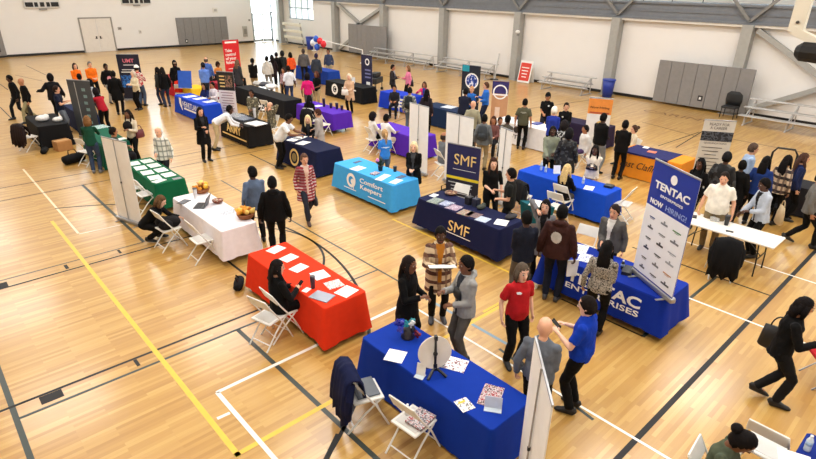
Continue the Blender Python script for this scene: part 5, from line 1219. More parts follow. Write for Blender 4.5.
# balloons tied to the blue table
p = V((18.0, 27.3, 0)); o = empty('balloon_bunch', (p.x, p.y, .752), 0, 'bunch of blue, white and red balloons near the entrance', 'balloons'); bm = NB(); lathe(bm, [(.06, 0), (.07, .05), (.02, .09)]); obj('weight', bm, mat((40, 90, 190), .4), o)
for cc, px, py in (((40, 90, 190), 316, 39), ((226, 232, 240), 313, 43), ((40, 90, 200), 317, 47), ((214, 40, 50), 320, 41), ((216, 36, 50), 323.5, 44), ((226, 232, 240), 315.5, 43)):
    q = at(px, py, 2.05); t = (q - V((0, 0, CAMZ))).normalized(); bm = NB()
    c_ = V((0, 0, CAMZ)) + (q - V((0, 0, CAMZ))) * (p.x / q.x) - V((p.x, p.y, .752)); ball(bm, c_, (.16, .16, .19)); tube(bm, [c_ - V((0, 0, .19)), V((0, 0, 0))], .004, seg=5); obj('balloon', bm, mat(cc, .25, 0, .05, name='latex'), o)
# stroller like cart
o = empty('equipment_cart', (18.7, 22.9, 0), .5, 'black equipment cart with cases beside the dark blue banner', 'cart')
for k, (x, y, z, s1, s2, s3) in enumerate(((0, 0, .55, 1.0, .5, .3), (.1, .05, .82, .7, .4, .2))): bm = NB(); box(bm, (x, y, z), (s1, s2, s3), bev=.04); obj('case', bm, mat((30, 32, 36), .6, 0, .2), o)
for sx in (1, -1):
    for sy in (1, -1): bm = NB(); tube(bm, [(sx * .42, sy * .2, .4), (sx * .42, sy * .2, .08)], .02); ball(bm, (sx * .42, sy * .2, .08), .08); obj('wheel_leg', bm, DARKST, o)
# trolley handle behind the shoppers
o = empty('trolley', (15.6, 3.3, 0), .3, 'black trolley with tall loop handle behind the shoppers', 'cart'); bm = NB(); box(bm, (0, 0, .18), (.45, .6, .1)); obj('platform', bm, DARKST, o); bm = NB(); tube(bm, [(.2, -.26, .2), (.2, -.26, 1.5), (.2, -.18, 1.62), (.2, .18, 1.62), (.2, .26, 1.5), (.2, .26, .2)], .025, V((1, 0, 0)), 8); obj('handle', bm, mat((18, 18, 20), .5), o)
for sx in (1, -1):
    for sy in (1, -1): bm = NB(); ball(bm, (sx * .18, sy * .24, .07), .065); obj('wheel', bm, DARKST, o)
# side court backboard, folded up near the camera
o = empty('backboard', (5.35, .40, 0), 0, 'near basketball backboard with cream steel frame at top right corner', 'backboard')
CR = mat((232, 226, 208), .4, 0, .04, name='cream_steel')
bm = NB(); slab(bm, -.03, .03, .86, .965, 4.90, 6.0); slab(bm, .12, .18, .70, .78, 4.84, 6.0); slab(bm, -.03, .03, -1.0, -.9, 4.9, 6.0); slab(bm, -.03, .18, -1.0, .965, 5.92, 6.0); bar(bm, (0, .93, 4.91), (0, .68, 4.80), .08, .06); bar(bm, (.15, .76, 4.88), (.15, -1.0, 4.88), .06, .06); obj('board_frame', bm, CR, o)
bm = NB(); slab(bm, .14, .155, -.95, .72, 4.9, 5.92); obj('glass_panel', bm, glass, o)
bm = NB(); tube(bm, [(-.02, .87, 4.76), (-.02, .83, 4.76), (-.02, .5, 4.75), (-.02, -.98, 4.75)], [(.05, .04), (.08, .075), (.09, .085), (.09, .085)], V((1, 0, 0)), 10); obj('edge_padding', bm, mat((16, 16, 16), .7, 0, .1), o)
for z in (4.97, 5.2, 5.5): bm = NB(); tube(bm, [(-.042, .91, z), (-.03, .91, z)], .012, V((0, 1, 0)), 8); obj('bolt', bm, mat((90, 86, 80), .4, .6), o)
bm = NB(); bar(bm, (.18, .3, 5.9), (1.4, .3, 10.95), .1, .1); bar(bm, (.18, -.4, 5.9), (1.4, -.4, 10.95), .1, .1); obj('hanger_arm', bm, CR, o)
text('CARING', floor, lambda u, v, d: V((25.32 + v, 9.75 - u, .002 + (.0008 if d > 0 else 0))), 3.2, .5, mat((120, 84, 50), .5, name='faded_floor_paint'), name='floor_lettering')
# ================================================================ people
K = (7, 7, 8); KJ = (12, 12, 15); JN = (52, 66, 92); KH = (168, 150, 112); NV = (24, 30, 62)
DK = dict(skin_i=4, hc=(14, 12, 12)); BR = dict(skin_i=3, hc=(14, 12, 12)); LT = dict(skin_i=0)
P = person
def seat(q, label, dx=0, turn=0): folding_chair(label, q['base'].x, q['base'].y, math.degrees(q['f']) + turn)
# ---- the nearest groups
a1 = P('woman in red short sleeved top and black trousers facing the bald man', 523.5, 263.5, 32, 1.70, 'f', 0, top=(178, 26, 32), kind='tee', sleeve='short', hair='bob', hc=(84, 72, 60), b=1.1, belly=.03, ra='down', la='down', pants=K, badge=((230, 230, 230), .07, .40, .035, .022, 1), hpitch=3)
a2 = P('bald man in grey shirt seen from behind by the nearest banner', 546.5, 317.5, 172, 1.7, 'm', 1, top=(96, 102, 112), hair='bald', b=1.12, belly=.02, ra='front', la='down', pants=K, hpitch=2)
a3 = P('man in bright blue polo and black trousers at the nearest banner', 588, 296, -105, 1.76, 'm', 0, top=(10, 54, 168), kind='tee', sleeve='short', hair='short', hc=(24, 18, 16), b=1.1, belly=.03, ra='hold', la='hold', pants=K, hpitch=6, collar=1)
phone('phone held by the man in bright blue polo', (a3['R'] + a3['L']) / 2 + V((0, 0, .03)), a3['rz'])
a4 = P('woman in black dress with long hair facing the man in grey hoodie', 409.5, 256, 62, 1.66, 'f', 3, top=K, kind='coat', hair='long', hc=(30, 22, 20), ra='hold', la=(-.02, .27, -.33), pants=K, sleeve='long', b=1.05, hpitch=2)
a5 = P('person in brown and cream plaid jacket holding a white clipboard', 441, 227, 8, 1.74, 'm', 4, topm=plaid((206, 184, 150), (86, 54, 44), (120, 84, 62), 7, 6.5, .4), kind='coat', inner=(170, 106, 30), hair='short', hc=(14, 12, 12), ra='hold', la='hold', pants=K, hpitch=8, shoe=(60, 60, 64))
flat_in_hand('white clipboard with papers held by the person in plaid jacket', (a5['R'] + a5['L']) / 2 + V((0, 0, .035)), a5['rz'], .42, .26, 18, mat((226, 236, 232), .6, 0, .04), 'clipboard', 'clipboard', .012)
a6 = P('man in light grey hoodie and grey trousers rubbing his hands', 466.5, 255.5, -62, 1.78, 'm', 3, top=(150, 150, 148), kind='hoodie', hood=True, hair='short', hc=(16, 14, 14), ra='hold', la='front', pants=(92, 88, 82), hpitch=3, inner=(40, 44, 52))
bag('small black pouch slung on the grey hoodie man', a6['chest'] + V((0, 0, -.02)), a6['rz'], (18, 18, 20), .22, .08, .14, .02)
a7 = P('seated woman in black with long hair at the red table', 277, 259.5, 118, 1.68, 'f', 1, top=K, kind='jacket', hair='long', hc=(22, 18, 18), sit=True, ra='hold', la='table', pants=K, b=1.1, hyaw=-20, hpitch=5)
seat(a7, 'white folding chair under the seated woman at the red table'); phone('phone held by the seated woman at the red table', a7['R'] + V((0, 0, .03)), a7['rz'])
a8 = P('woman in black walking at the right edge with a black tote', 809, 298, 108, 1.70, 'f', 2, top=K, kind='jacket', hair='bob', hc=(20, 16, 16), walk=.45, ra='hold', la='fwd', pants=(20, 20, 22), shoe=(16, 16, 18), lean=4, hpitch=8)
bag('black tote bag carried by the woman walking at the right edge', a8['sp'](.36, -.24, -.05), a8['rz'] + 1.2, (16, 16, 18), .40, .14, .34, .18)
a9 = P('person with dark hair bun in olive top at the bottom edge', 755, 437, 88, 1.68, 'f', 3, top=(76, 84, 66), hair='bun', hc=(18, 14, 14), sit=True, ra='table', la='table', hpitch=30, lean=10)
seat(a9, 'white folding chair under the person at the bottom edge')
# ---- people round the white, green and far left tables
b1 = P('woman in denim jacket with a strap bag at the white table corner', 251.5, 166, -165, 1.72, 'f', 4, top=(88, 104, 130), kind='jacket', hair='short', hc=(16, 14, 14), b=1.15, ra='front', la='down', pants=K, hyaw=20)
bag('dark strap bag on the hip of the woman in denim jacket', b1['sp'](.22, -.26, -.05), b1['rz'] + 1.4, (20, 20, 24), .32, .12, .26, .30)
b2 = P('person in black hoodie and black trousers at the white table corner', 271.5, 176, 176, 1.74, 'm', 4, top=K, kind='hoodie', hair='short', hc=(12, 10, 10), b=1.22, ra='down', la='down', pants=K, hood=True)
b3 = P('woman in red and grey striped cardigan walking in jeans and boots', 304, 153.5, 18, 1.68, 'f', 1, topm=plaid((150, 44, 54), (206, 190, 190), (120, 40, 50), 6, 14, .36), kind='coat', inner=(206, 176, 160), hair='short', hc=(96, 70, 56), walk=1, ra='down', la='down', pants=(40, 44, 56), shoe=(70, 44, 30), hpitch=3)
bag('dark handbag held by the woman in striped cardigan', b3['L'] + V((0, 0, .02)), b3['rz'] + 1.3, (30, 34, 44), .26, .12, .22, .14)
b4 = P('woman in black squatting beside the coat chair at white table', 162, 195.5, 66, 1.66, 'f', 0, top=K, kind='jacket', hair='bob', hc=(96, 70, 46), squat=True, lean=42, ra='reach', la='reach', pants=K, hpitch=0)
b5 = P('older person in pale plaid shirt standing at the green table', 157.5, 127, -35, 1.65, 'm', 1, topm=plaid((214, 212, 200), (150, 150, 140), (120, 124, 118), 7, 7, .3), kind='jacket', hair='balding', hc=(190, 190, 188), ra='front', la='down', pants=(34, 38, 44), b=1.05)
b6 = P('woman in beige top with a dark bundle in her arms', 127, 109.5, -40, 1.66, 'f', 3, top=(206, 194, 172), hair='long', hc=(24, 18, 16), ra='cross', la='hold', pants=K, b=1.1)
bm = NB(); ball(bm, (0, 0, 0), (.14, .13, .15)); tag(obj('bundle', bm, cloth((26, 22, 24)), None, b6['chest'] + V((0, 0, -.02))), 'dark bundle held by the woman in beige top', 'bundle')
bag('dark red shoulder bag of the woman in beige top', b6['sp'](.34, -.24, -.06), b6['rz'] + 1.3, (96, 34, 40), .3, .12, .24, .14)
b7 = P('person in green sweater and jeans leaning over the green table', 86, 115.5, 168, 1.66, 'f', 0, top=(20, 66, 48), hair='bob', hc=(120, 84, 50), ra='reach', la='reach', pants=JN, lean=12, shoe=(120, 120, 124))
b8 = P('dark haired man seated behind the blank white banner at green table', 112.5, 127, 100, 1.70, 'm', 2, top=(60, 66, 52), hair='short', sit=True, ra='table', la='table')
seat(b8, 'folding chair under the dark haired man behind the blank white banner')
b9 = P('person in red sweater bending over the far green table', 94.5, 88, -150, 1.66, 'f', 4, top=(164, 24, 40), hair='hijab', hc=(26, 18, 20), ra='reach', la='reach', pants=K, lean=22, b=1.1)
P('woman in dark coat standing with phone, facing camera before the blue table', 199.5, 107, 22, 1.70, 'f', 1, top=K, kind='coat', hair='long', hc=(24, 20, 20), ra='hold', la='front', pants=K, hpitch=3, inner=(40, 40, 44))
P('man in black jacket walking at the far left edge', 8, 75, -70, 1.76, 'm', 4, top=KJ, kind='jacket', hair='short', hc=(14, 12, 12), walk=1, ra='down', la='down', pants=(20, 22, 28), lean=4)
q = P('bald man in black jacket and khaki trousers with a black bag', 20, 78, -75, 1.74, 'm', 2, top=K, kind='jacket', hair='bald', walk=-1, ra='down', la='down', pants=(150, 144, 110))
bag('black bag carried by the bald man in khaki trousers', q['L'], q['rz'], (16, 16, 18), .34, .14, .3, .1)
P('man in black puffer coat with arm stretched out', 49.5, 74, 160, 1.80, 'm', 4, top=(20, 20, 24), kind='puffer', hair='afro', hc=(14, 12, 12), ra='fwd', la='out', pants=K, b=1.2)
P('man in navy tee and grey jeans facing the charcoal banner', 55.5, 85.5, 80, 1.72, 'm', 1, top=(20, 26, 46), kind='tee', sleeve='short', hair='short', hc=(44, 30, 24), ra='hold', la='hold', pants=(110, 118, 128), b=1.12)
P('left person in orange sweatshirt at the far table', 74, 63, 25, 1.72, 'f', 1, top=(236, 112, 24), hair='bob', hc=(60, 40, 34), b=1.15, ra='front', la='front', pants=K)
P('right person in orange sweatshirt with cropped grey hair', 89, 61.5, 20, 1.76, 'm', 1, top=(238, 116, 26), hair='short', hc=(110, 104, 100), b=1.25, ra='front', la='front', pants=K)
P('dark haired person just behind the charcoal banner top', 78.5, 73.5, 170, 1.66, 'm', 4, top=(60, 64, 72), hair='short', hc=(14, 12, 12))
P('person in grey patterned top between charcoal banner and red sweater', 89, 79.5, 150, 1.66, 'm', 4, topm=blotch((150, 156, 166), (190, 194, 200), (110, 116, 126), 16), hair='afro', hc=(14, 12, 12), ra='hold', la='hold', pants=(60, 66, 80))
P('person in black top with pink and white print at the dark banner', 105, 63.5, 30, 1.76, 'm', 4, top=K, kind='hoodie', hair='short', hc=(14, 12, 12), ra='down', la='front', pants=(150, 150, 150), badge=((226, 150, 160), .0, .2, .09, .10, 1))
P('tall man in black clothing seen from behind near the dark banner', 112.5, 70.5, 165, 1.80, 'm', 4, top=K, kind='coat', hair='short', hc=(20, 16, 16), pants=K)
P('person in cream jacket and black trousers beside the dark banner', 132.5, 70.5, -55, 1.66, 'f', 0, top=(222, 208, 176), kind='jacket', hair='bob', hc=(196, 180, 160), ra='hold', la='hold', pants=K)
P('person in red and white shirt with white cap beside dark banner', 136, 65, 150, 1.78, 'm', 1, topm=blotch((190, 70, 70), (226, 200, 190), (160, 50, 56), 9), cap=((226, 222, 216), 'cap'), hair='short', ra='hold', la='down', pants=(70, 86, 110))
P('woman with long hair, dark vest, pale sleeves and jeans left of red table', 156.5, 67, -140, 1.65, 'f', 2, top=(52, 52, 50), kind='jacket', hair='long', hc=(26, 20, 20), ra='hold', la='down', pants=(36, 46, 70))
P('woman in black jacket with long hair nearest the red table', 161.5, 67, -160, 1.73, 'f', 2, top=K, kind='jacket', hair='long', hc=(30, 24, 22), pants=(40, 50, 74))
P('person in black coat and pale tall hat behind the red table', 174, 60.5, 10, 1.78, 'f', 4, top=K, kind='coat', hair='hijab', hc=(20, 18, 20), cap=((150, 130, 110), 'beanie'), pants=K)
q = P('person in bright orange red vest seated at the red table', 177.5, 74.5, 175, 1.5, 'f', 4, top=(226, 50, 24), kind='jacket', hair='afro', hc=(24, 16, 16), sit=True, pants=K); seat(q, 'folding chair under the person in orange red vest')
P('man in light blue shirt and dark cap with back to camera', 202.5, 62.5, -170, 1.76, 'm', 2, top=(96, 130, 206), cap=((22, 24, 36), 'cap'), hair='short', hc=(30, 24, 24), b=1.15, pants=(40, 48, 70), ra='front', la='front')
P('balding man in medium blue shirt beyond the dark capped man', 205.5, 57, 170, 1.80, 'm', 1, top=(70, 104, 176), hair='balding', hc=(90, 80, 76), b=1.1, pants=(40, 46, 60))
q = P('person in tan orange top seated left of the red slogan banner', 217.5, 62, 30, 1.6, 'f', 3, top=(214, 130, 60), hair='afro', hc=(40, 24, 18), sit=True); seat(q, 'folding chair under the person in tan orange top')
P('woman in long dark dress before the red slogan banner', 237, 59.5, 140, 1.76, 'f', 2, top=(56, 58, 60), kind='coat', hair='long', hc=(110, 84, 66), legs='skirt', pants=(22, 22, 26))
q = P('man in black jacket with white scarf and khaki trousers', 252, 58, 160, 1.78, 'm', 4, top=K, kind='jacket', hair='short', hc=(12, 10, 10), pants=(176, 156, 118), ra='front', la='front')
bm = NB(); tube(bm, [q['sp'](.50, .10, -.10), q['sp'](.53, .09, .06), q['sp'](.40, .10, .17), q['sp'](.12, .12, .19)], [.03, .035, .045, .05], seg=8); tag(obj('scarf', bm, cloth((226, 222, 214))), 'white scarf on the man in black jacket and khaki trousers', 'scarf')
P('person in white hoodie and grey trousers near the plain black table', 266.5, 56, 170, 1.74, 'm', 4, top=(206, 204, 198), kind='hoodie', hood=True, hair='short', hc=(14, 12, 12), pants=(130, 130, 128))
P('woman with long dark hair and black coat right of white hoodie person', 271.5, 54.5, -165, 1.70, 'f', 3, top=(34, 24, 28), kind='coat', hair='long', hc=(22, 16, 16))
P('person in black jacket in the middle of the crowd near the entrance', 276, 52, 175, 1.74, 'm', 3, top=K, kind='jacket', hair='short', hc=(30, 24, 22))
P('person with big dark hair in charcoal coat in the crowd near entrance', 282, 51, 165, 1.76, 'f', 4, top=(40, 44, 44), kind='coat', hair='afro', hc=(26, 26, 28))
P('person in orange jacket in the crowd near the entrance', 290, 52, -160, 1.70, 'f', 4, top=(232, 90, 40), kind='jacket', hair='bob', hc=(20, 16, 16), pants=(30, 40, 80))
P('large man in grey jacket at the blue table near the entrance', 303, 48.5, 175, 1.82, 'm', 4, top=(92, 90, 90), kind='jacket', hair='short', hc=(70, 60, 58), b=1.2, pants=(30, 30, 34))
P('person in dark slate jacket and purple knit hat at the blue table', 316, 53.5, 160, 1.76, 'm', 4, top=(52, 58, 70), kind='puffer', cap=((34, 24, 56), 'beanie'), hair='short', pants=NV)
P('man in slate sweater and khaki trousers standing alone by the balloons', 328, 49, -15, 1.76, 'm', 2, top=(62, 72, 96), hair='short', hc=(26, 20, 18), pants=(160, 146, 110), ra='down', la='down')
P('woman in pinkish patterned top behind the man in white shirt', 283, 67.5, -30, 1.5, 'f', 2, topm=blotch((190, 150, 160), (120, 80, 90), (220, 200, 200), 14), hair='long', hc=(60, 40, 36))
P('man in white shirt and jeans with back to camera at plain black table', 288, 65.5, -165, 1.72, 'm', 3, top=(222, 224, 232), kind='tee', sleeve='elbow', hair='short', hc=(30, 22, 20), pants=(50, 66, 110), b=1.15)
P('person in magenta shirt with dark afro by the purple table', 307, 73.5, 170, 1.70, 'f', 4, top=(214, 30, 116), kind='tee', sleeve='elbow', hair='afro', hc=(20, 16, 18), pants=(110, 110, 112), b=1.15)
P('woman in black top beside the person in magenta shirt', 316, 71, -35, 1.66, 'f', 3, top=K, kind='tee', sleeve='short', hair='bob', hc=(80, 44, 34), pants=KH, ra='front', la='front')
q = P('woman with white hair in beige coat holding a white purse', 349, 73.5, -25, 1.68, 'f', 0, top=(206, 172, 142), kind='coat', hair='bob', hc=(226, 216, 196), pants=K, ra='hold', la='front')
bag('white purse held by the woman in beige coat', q['R'] + V((0, 0, .04)), q['rz'], (226, 220, 212), .34, .12, .24, .1)
P('man in dark jacket and black trousers facing right by blue B table', 393, 64.5, 70, 1.74, 'm', 2, top=(44, 40, 40), kind='jacket', hair='short', hc=(36, 26, 22), ra='hold', la='hold', pants=K, inner=(150, 150, 160))
q = P('woman in pink top and black trousers facing left by blue B table', 408, 65.5, -70, 1.72, 'f', 1, top=(226, 130, 160), hair='bob', hc=(120, 84, 56), pants=K, ra='hold', la='down')
bag('black shoulder bag of the woman in pink top', q['sp'](.36, -.22, -.1), q['rz'], (20, 20, 22), .34, .16, .3, .15)
q = P('woman in magenta jacket with raised hand seated behind the tables', 424.5, 81.5, -20, 1.66, 'f', 2, top=(216, 30, 110), kind='jacket', hair='bob', hc=(70, 44, 36), ra='high', la='table', inner=(40, 60, 140), sit=True); seat(q, 'folding chair under the woman in magenta jacket')
P('woman with very long black hair before the dark cloth with blue end', 427, 89, 165, 1.72, 'f', 2, top=(40, 34, 40), kind='jacket', hair='long', hc=(14, 12, 14), pants=K)
q = P('man in grey camouflage jacket with backpack and jeans', 410, 87, 168, 1.72, 'm', 2, topm=blotch((120, 124, 116), (70, 76, 74), (168, 168, 160), 12), kind='jacket', hair='short', hc=(20, 18, 18), pants=(90, 104, 126)); backpack('dark backpack on the man in grey camouflage jacket', q, (36, 40, 44))
q = P('dark haired person seated behind the blue B table', 394.5, 85, -10, 1.66, 'm', 2, top=(30, 30, 36), hair='short', hc=(20, 14, 14), sit=True, ra='table', la='table'); seat(q, 'folding chair under the person behind the blue B table')
# ---- middle left booths
P('man in white shirt and khaki trousers bent over the gold lettered table', 229.5, 105, 85, 1.76, 'm', 4, top=(226, 228, 234), hair='short', hc=(16, 12, 12), lean=62, ra=(-.02, .36, -.34), la=(-.02, .36, -.34), pants=(190, 172, 134), hpitch=-30)
CAMO = blotch((104, 98, 76), (70, 64, 50), (146, 138, 112), 13, 'camouflage')
P('soldier in camouflage standing behind the gold lettered table', 251, 89.5, -25, 1.66, 'm', 3, topm=CAMO, pantsm=CAMO, kind='jacket', hair='short', hc=(24, 20, 18), ra='front', la='front')
q = P('soldier in camouflage seated with hands on face', 269.5, 102, -50, 1.70, 'm', 1, topm=CAMO, pantsm=CAMO, kind='jacket', hair='balding', hc=(120, 80, 60), sit=True, ra='ear', la='ear'); seat(q, 'folding chair under the seated soldier')
q = P('dark haired person in dark blue seated at the blue state logo table', 203.5, 83, -35, 1.56, 'f', 2, top=(30, 40, 90), hair='long', hc=(20, 16, 16), sit=True, ra='table', la='table'); seat(q, 'folding chair under the person in dark blue at state logo table')
q = P('person in white cardigan seated at the blue state logo table', 212, 82, -45, 1.62, 'f', 2, top=(222, 214, 220), kind='jacket', hair='short', hc=(20, 16, 16), sit=True, ra='table', la='table'); seat(q, 'folding chair under the person in white cardigan')
P('man in white polo and black trousers bending over the seal table', 290, 114, 70, 1.78, 'm', 3, top=(224, 226, 228), kind='tee', sleeve='short', hair='short', hc=(16, 14, 14), lean=34, ra='reach', la='reach', pants=K, b=1.3, belly=.03, hpitch=0)
q = P('blonde woman in black seated behind the seal table', 307.5, 115, -5, 1.66, 'f', 0, top=K, kind='jacket', hair='long', hc=(220, 196, 146), sit=True, ra='table', la='table', inner=(40, 40, 44)); seat(q, 'folding chair under the blonde woman behind the seal table')
P('person in grey cardigan standing at the seal table end', 317.5, 108.5, -110, 1.63, 'f', 1, top=(168, 160, 154), kind='coat', hair='short', hc=(74, 44, 34), ra='front', la='down', pants=(150, 140, 132))
q = P('person in black seated on the near side of the purple table', 309, 95, 160, 1.62, 'f', 4, top=K, kind='jacket', hair='long', hc=(18, 14, 16), sit=True); seat(q, 'folding chair under the person in black at the purple table')
q = P('woman in white sweater seated at the second purple table', 373, 112.5, 120, 1.66, 'f', 3, top=(226, 220, 212), kind='jacket', hair='afro', hc=(26, 20, 20), sit=True, ra='table', la='table', pants=K); seat(q, 'white folding chair under the woman in white sweater')
q = P('man in white shirt seated at the second purple table', 386.5, 114, 130, 1.74, 'm', 3, top=(230, 228, 226), kind='tee', sleeve='elbow', hair='short', hc=(16, 12, 12), sit=True, ra='reach', la='table', pants=(206, 190, 160), b=1.2); seat(q, 'white folding chair under the man in white shirt')
P('blonde person in bright blue shirt behind the light blue table', 384.7, 129, -165, 1.58, 'f', 1, top=(56, 132, 214), kind='tee', sleeve='short', hair='ponytail', hc=(176, 140, 96), ra='front', la='front', pants=(90, 104, 124), badge=((216, 230, 240), 0, .30, .14, .02, -1))
P('woman in black cardigan with blonde hair at the light blue table end', 414, 141.5, -12, 1.62, 'f', 0, top=K, kind='coat', inner=(60, 62, 66), hair='bob', hc=(226, 206, 164), ra='front', la='front', pants=K)
q = P('balding man in grey sweater seated beside the navy banner', 444.7, 132, 118, 1.74, 'm', 2, top=(112, 116, 122), hair='balding', hc=(60, 50, 44), sit=True, ra='table', la='lap', pants=(140, 126, 96), b=1.15); seat(q, 'white folding chair under the balding man in grey sweater')
# ---- middle back
P('man in navy suit leaning over the dark cloth with blue end', 466, 88, 165, 1.78, 'm', 3, top=(22, 26, 44), kind='jacket', hair='short', hc=(16, 14, 16), lean=14, ra='reach', la='reach', b=1.1, pants=(20, 22, 36))
P('fair haired person in blue shirt before the round emblem banner', 472, 86, -20, 1.58, 'f', 1, top=(40, 100, 180), kind='tee', sleeve='elbow', hair='short', hc=(190, 140, 96), ra='front', la='front')
P('man in bright blue shirt facing left beside the tan banner', 486.4, 82, -75, 1.78, 'm', 1, top=(44, 106, 196), hair='short', hc=(80, 54, 40), ra='hold', la='front', pants=(30, 36, 60))
q = P('bald man in olive jacket with strap bag, back to camera', 473.5, 100.5, 172, 1.72, 'm', 1, top=(150, 146, 122), kind='jacket', hair='bald', pants=(60, 60, 56), b=1.1)
bag('black strap bag of the bald man in olive jacket', q['sp'](.26, .22, -.08), q['rz'] + 1.5, (24, 26, 24), .3, .12, .26, .3)
q = P('person in grey jacket with grey backpack and khaki trousers', 485, 114, 170, 1.72, 'm', 3, top=(100, 104, 106), kind='jacket', hair='short', hc=(14, 12, 12), pants=(140, 126, 96)); backpack('grey backpack on the person in khaki trousers', q, (56, 60, 64))
q = P('brown haired woman with red scarf seated between the white banners', 494, 116, -10, 1.68, 'f', 2, top=(110, 70, 66), kind='jacket', hair='bob', hc=(66, 40, 30), sit=True, ra='table', la='table'); seat(q, 'folding chair under the woman between the white banners')
q = P('person with tan face seated left of olive tee man', 500.5, 117, 20, 1.45, 'm', 2, top=(60, 62, 80), hair='short', hc=(60, 40, 30), sit=True, ra='table', la='table'); seat(q, 'folding chair under the tan faced seated person')
P('dark haired person behind the right white banner back', 508.4, 115, 150, 1.66, 'm', 4, top=(74, 70, 62), hair='short', hc=(12, 10, 10), ra='front', la='front')
P('man in olive tee and black trousers with back to the camera', 525.6, 98.5, 170, 1.74, 'm', 2, top=(84, 84, 66), kind='tee', sleeve='short', hair='short', hc=(14, 12, 12), pants=K, b=1.1, badge=((150, 150, 136), 0, .38, .10, .03, -1))
P('man in black polo and black cap behind the white cloth table', 548.4, 92.5, -10, 1.76, 'm', 2, top=K, kind='tee', sleeve='short', hair='short', cap=(K, 'cap'), ra='front', la='down', pants=(40, 40, 50), badge=((210, 210, 216), -.08, .38, .03, .025, 1))
P('woman in black zip jacket behind the dark purple table', 567, 102.5, 8, 1.70, 'f', 1, top=K, kind='jacket', hair='short', hc=(26, 18, 16), ra='front', la='front', b=1.1, badge=((206, 206, 210), .09, .36, .03, .025, 1))
P('person in royal blue jacket and white knit hat, back to camera', 555, 106.5, 172, 1.72, 'f', 1, top=(34, 54, 150), kind='jacket', hair='short', hc=(226, 222, 210), cap=((232, 228, 216), 'beanie'), ra='front', la='front', pants=K)
P('big man in black sweatshirt and grey trousers by the orange headed banner', 604.6, 113, 140, 1.84, 'm', 4, top=K, hair='short', hc=(14, 12, 12), pants=(134, 140, 146), ra='front', la='front', b=1.25)
q = P('person in white puffy jacket with purple trousers seated mid back', 586, 125, -60, 1.64, 'f', 2, top=(214, 212, 210), kind='puffer', hair='short', hc=(20, 16, 16), sit=True, pants=(70, 52, 92)); seat(q, 'folding chair under the person in white puffy jacket')
P('person in grey green hoodie with dark hair at the plain royal blue table', 553.5, 126, 12, 1.74, 'm', 4, top=(134, 140, 120), kind='hoodie', hair='bob', hc=(16, 14, 14), ra='lowreach', la='front', pants=K)
P('person in black coat with white patterned collar at the plain royal blue table', 570, 129, 175, 1.76, 'f', 4, topm=blotch((20, 20, 22), (20, 20, 22), (70, 72, 74), 12), kind='coat', hair='afro', hc=(18, 16, 18), b=1.2, pants=(170, 60, 30))
q = P('person in black and white patterned scarf and coat mid crowd', 565, 121, 165, 1.74, 'f', 4, topm=blotch((40, 38, 42), (190, 190, 190), (26, 26, 28), 13), kind='coat', hair='afro', hc=(30, 26, 28))
q = P('woman with long black hair and white sweater holding a black clutch', 596, 145, -8, 1.58, 'f', 4, top=(222, 212, 196), kind='jacket', hair='long', hc=(14, 12, 12), ra='cross', la='cross', pants=(170, 140, 110), b=1.12)
bag('black clutch held by the woman in white sweater', q['chest'] + V((0, 0, -.02)), q['rz'], (16, 16, 18), .3, .1, .13, .04)
q = P('seated person with long blonde hair in black at the plain royal blue table', 568, 164, 150, 1.68, 'f', 0, top=K, kind='jacket', hair='long', hc=(206, 178, 124), sit=True, ra='table', la='table', pants=(100, 94, 84)); seat(q, 'white folding chair under the seated blonde person')
P('person all in black at the orange table end, back to camera', 626.4, 120, 165, 1.76, 'm', 4, top=K, kind='hoodie', hair='short', hc=(12, 10, 10), pants=K, ra='front', la='front')
q = P('woman in cream sweater seated behind the orange table', 635, 125, -60, 1.6, 'f', 1, top=(214, 200, 172), hair='bun', hc=(70, 50, 40), sit=True, ra='table', la='table'); seat(q, 'folding chair under the woman in cream sweater')
# ---- navy table and sponsor table
P('woman in black with very long brown hair behind the navy table', 494, 157.5, 12, 1.70, 'f', 0, top=K, kind='tee', sleeve='elbow', hair='long', hc=(56, 34, 26), ra='front', la='down', pants=K, b=1.08)
P('dark haired person in black polo turned left behind the navy table', 511.5, 168, -95, 1.70, 'm', 1, top=(22, 24, 22), kind='tee', sleeve='short', hair='short', hc=(18, 14, 14), ra='hold', la='front', pants=K, b=1.15)
b10 = P('woman with black hair and grey cardigan holding phone to her face', 546.5, 199.5, -8, 1.63, 'f', 0, top=(110, 110, 114), kind='coat', inner=(20, 18, 20), hair='long', hc=(16, 14, 16), ra='ear', la='front', pants=K)
b11 = P('man in dark navy jacket, back to camera, at the near end of navy table', 527.5, 210.5, -160, 1.74, 'm', 4, top=(22, 26, 40), kind='jacket', hair='short', hc=(10, 9, 9), ra='front', la='front', pants=(90, 84, 76))
b12 = P('man in brown hoodie with white print on the back and dark jeans', 563.5, 204.5, 172, 1.86, 'm', 4, top=(58, 32, 28), kind='hoodie', hood=True, hair='short', hc=(12, 10, 10), b=1.18, pants=(22, 26, 40), ra='down', la='down', shoe=(60, 60, 64), badge=((200, 196, 190), -.02, .30, .085, .10, -1))
flat_in_hand('white bag of papers hanging from the hand of the brown hoodie man', b12['R'] + V((0, 0, -.12)), b12['rz'] + .6, .2, .3, 85, mat((220, 220, 222), .5), 'paper_bag', 'bag', .03)
P('man in grey zip sweater and glasses behind the royal blue lettered table', 615.6, 204.5, -18, 1.69, 'm', 1, top=(84, 82, 80), kind='jacket', inner=(220, 218, 212), hair='short', hc=(40, 30, 26), ra='front', la='down', pants=K, hpitch=6, b=1.1)
P('woman in black and white speckled blouse at the royal blue lettered table', 608.5, 240.5, 172, 1.68, 'f', 2, topm=blotch((60, 58, 54), (176, 170, 158), (110, 106, 98), 40), hair='long', hc=(16, 14, 14), ra='front', la='down', pants=K, b=1.18)
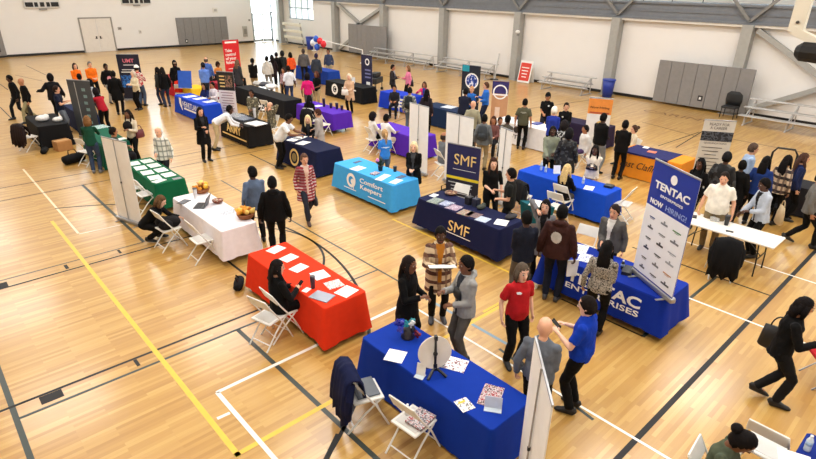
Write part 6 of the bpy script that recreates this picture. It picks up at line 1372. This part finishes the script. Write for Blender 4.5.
# ---- right hand group
q = P('man in white polo and khaki trousers at the bare white table', 726, 172, -5, 1.78, 'm', 1, top=(230, 224, 210), kind='tee', sleeve='short', hair='short', hc=(36, 28, 24), ra='down', la='down', pants=(120, 104, 76), b=1.25, belly=.05, hpitch=8, collar=1)
P('man in pale blue grey blazer at the near end of shoppers', 765, 178, -60, 1.76, 'm', 4, top=(176, 184, 196), kind='jacket', inner=(24, 24, 28), hair='short', hc=(14, 12, 12), ra='lowreach', la='front', pants=K, hpitch=8, lean=8)
P('person in black with dark hair behind the sponsor banner', 702, 158, -30, 1.72, 'f', 4, top=K, kind='jacket', hair='long', hc=(14, 12, 12))
P('person in black jacket with white stripes and black cap', 728.5, 152, 168, 1.76, 'm', 4, topm=blotch((20, 20, 22), (20, 20, 22), (60, 62, 64), 6), kind='jacket', hair='short', hc=(14, 12, 12), cap=((18, 18, 20), 'beanie'), pants=K, b=1.2)
P('man in light blue dress shirt with cropped grey brown hair', 755, 143, 110, 1.80, 'm', 1, top=(154, 176, 208), hair='short', hc=(80, 64, 54), pants=K, ra='front', la='down')
P('woman in royal blue jacket with long dark hair among the shoppers', 768, 156, 160, 1.72, 'f', 4, top=(26, 50, 110), kind='jacket', hair='long', hc=(14, 12, 12), pants=K, b=1.15)
P('woman in black and cream plaid jacket with long hair', 789.5, 155, 150, 1.72, 'f', 3, topm=plaid((200, 178, 150), (44, 36, 36), (80, 60, 56), 7, 6, .42), kind='jacket', hair='long', hc=(18, 14, 14), pants=K)
q = P('woman in navy jacket with a cream and red tote at right edge', 806, 153, 105, 1.70, 'f', 1, top=(26, 36, 74), kind='jacket', hair='long', hc=(70, 48, 40), pants=K)
bag('cream tote with dark red base on the shoulder of the navy jacket woman', q['sp'](.36, -.26, -.02), q['rz'] + 1.4, (222, 202, 160), .44, .16, .34, .26, strapc=(226, 214, 190), band=(130, 30, 34))
P('person in grey coat and black trousers cut by the right edge', 824, 172, 100, 1.74, 'm', 2, top=(104, 102, 98), kind='jacket', hair='short', hc=(30, 24, 22), pants=K, walk=1)
q = P('person in dark coat beyond the light blue dress shirt man', 744, 160, 175, 1.58, 'm', 4, top=K, kind='coat', hair='short', hc=(12, 10, 10))
bag('beige paper shopping bag standing behind the pale blazer man', at(785, 200, .75), .5, (200, 178, 140), .42, .16, .42, .16)
flush_fuse(); flush_text()
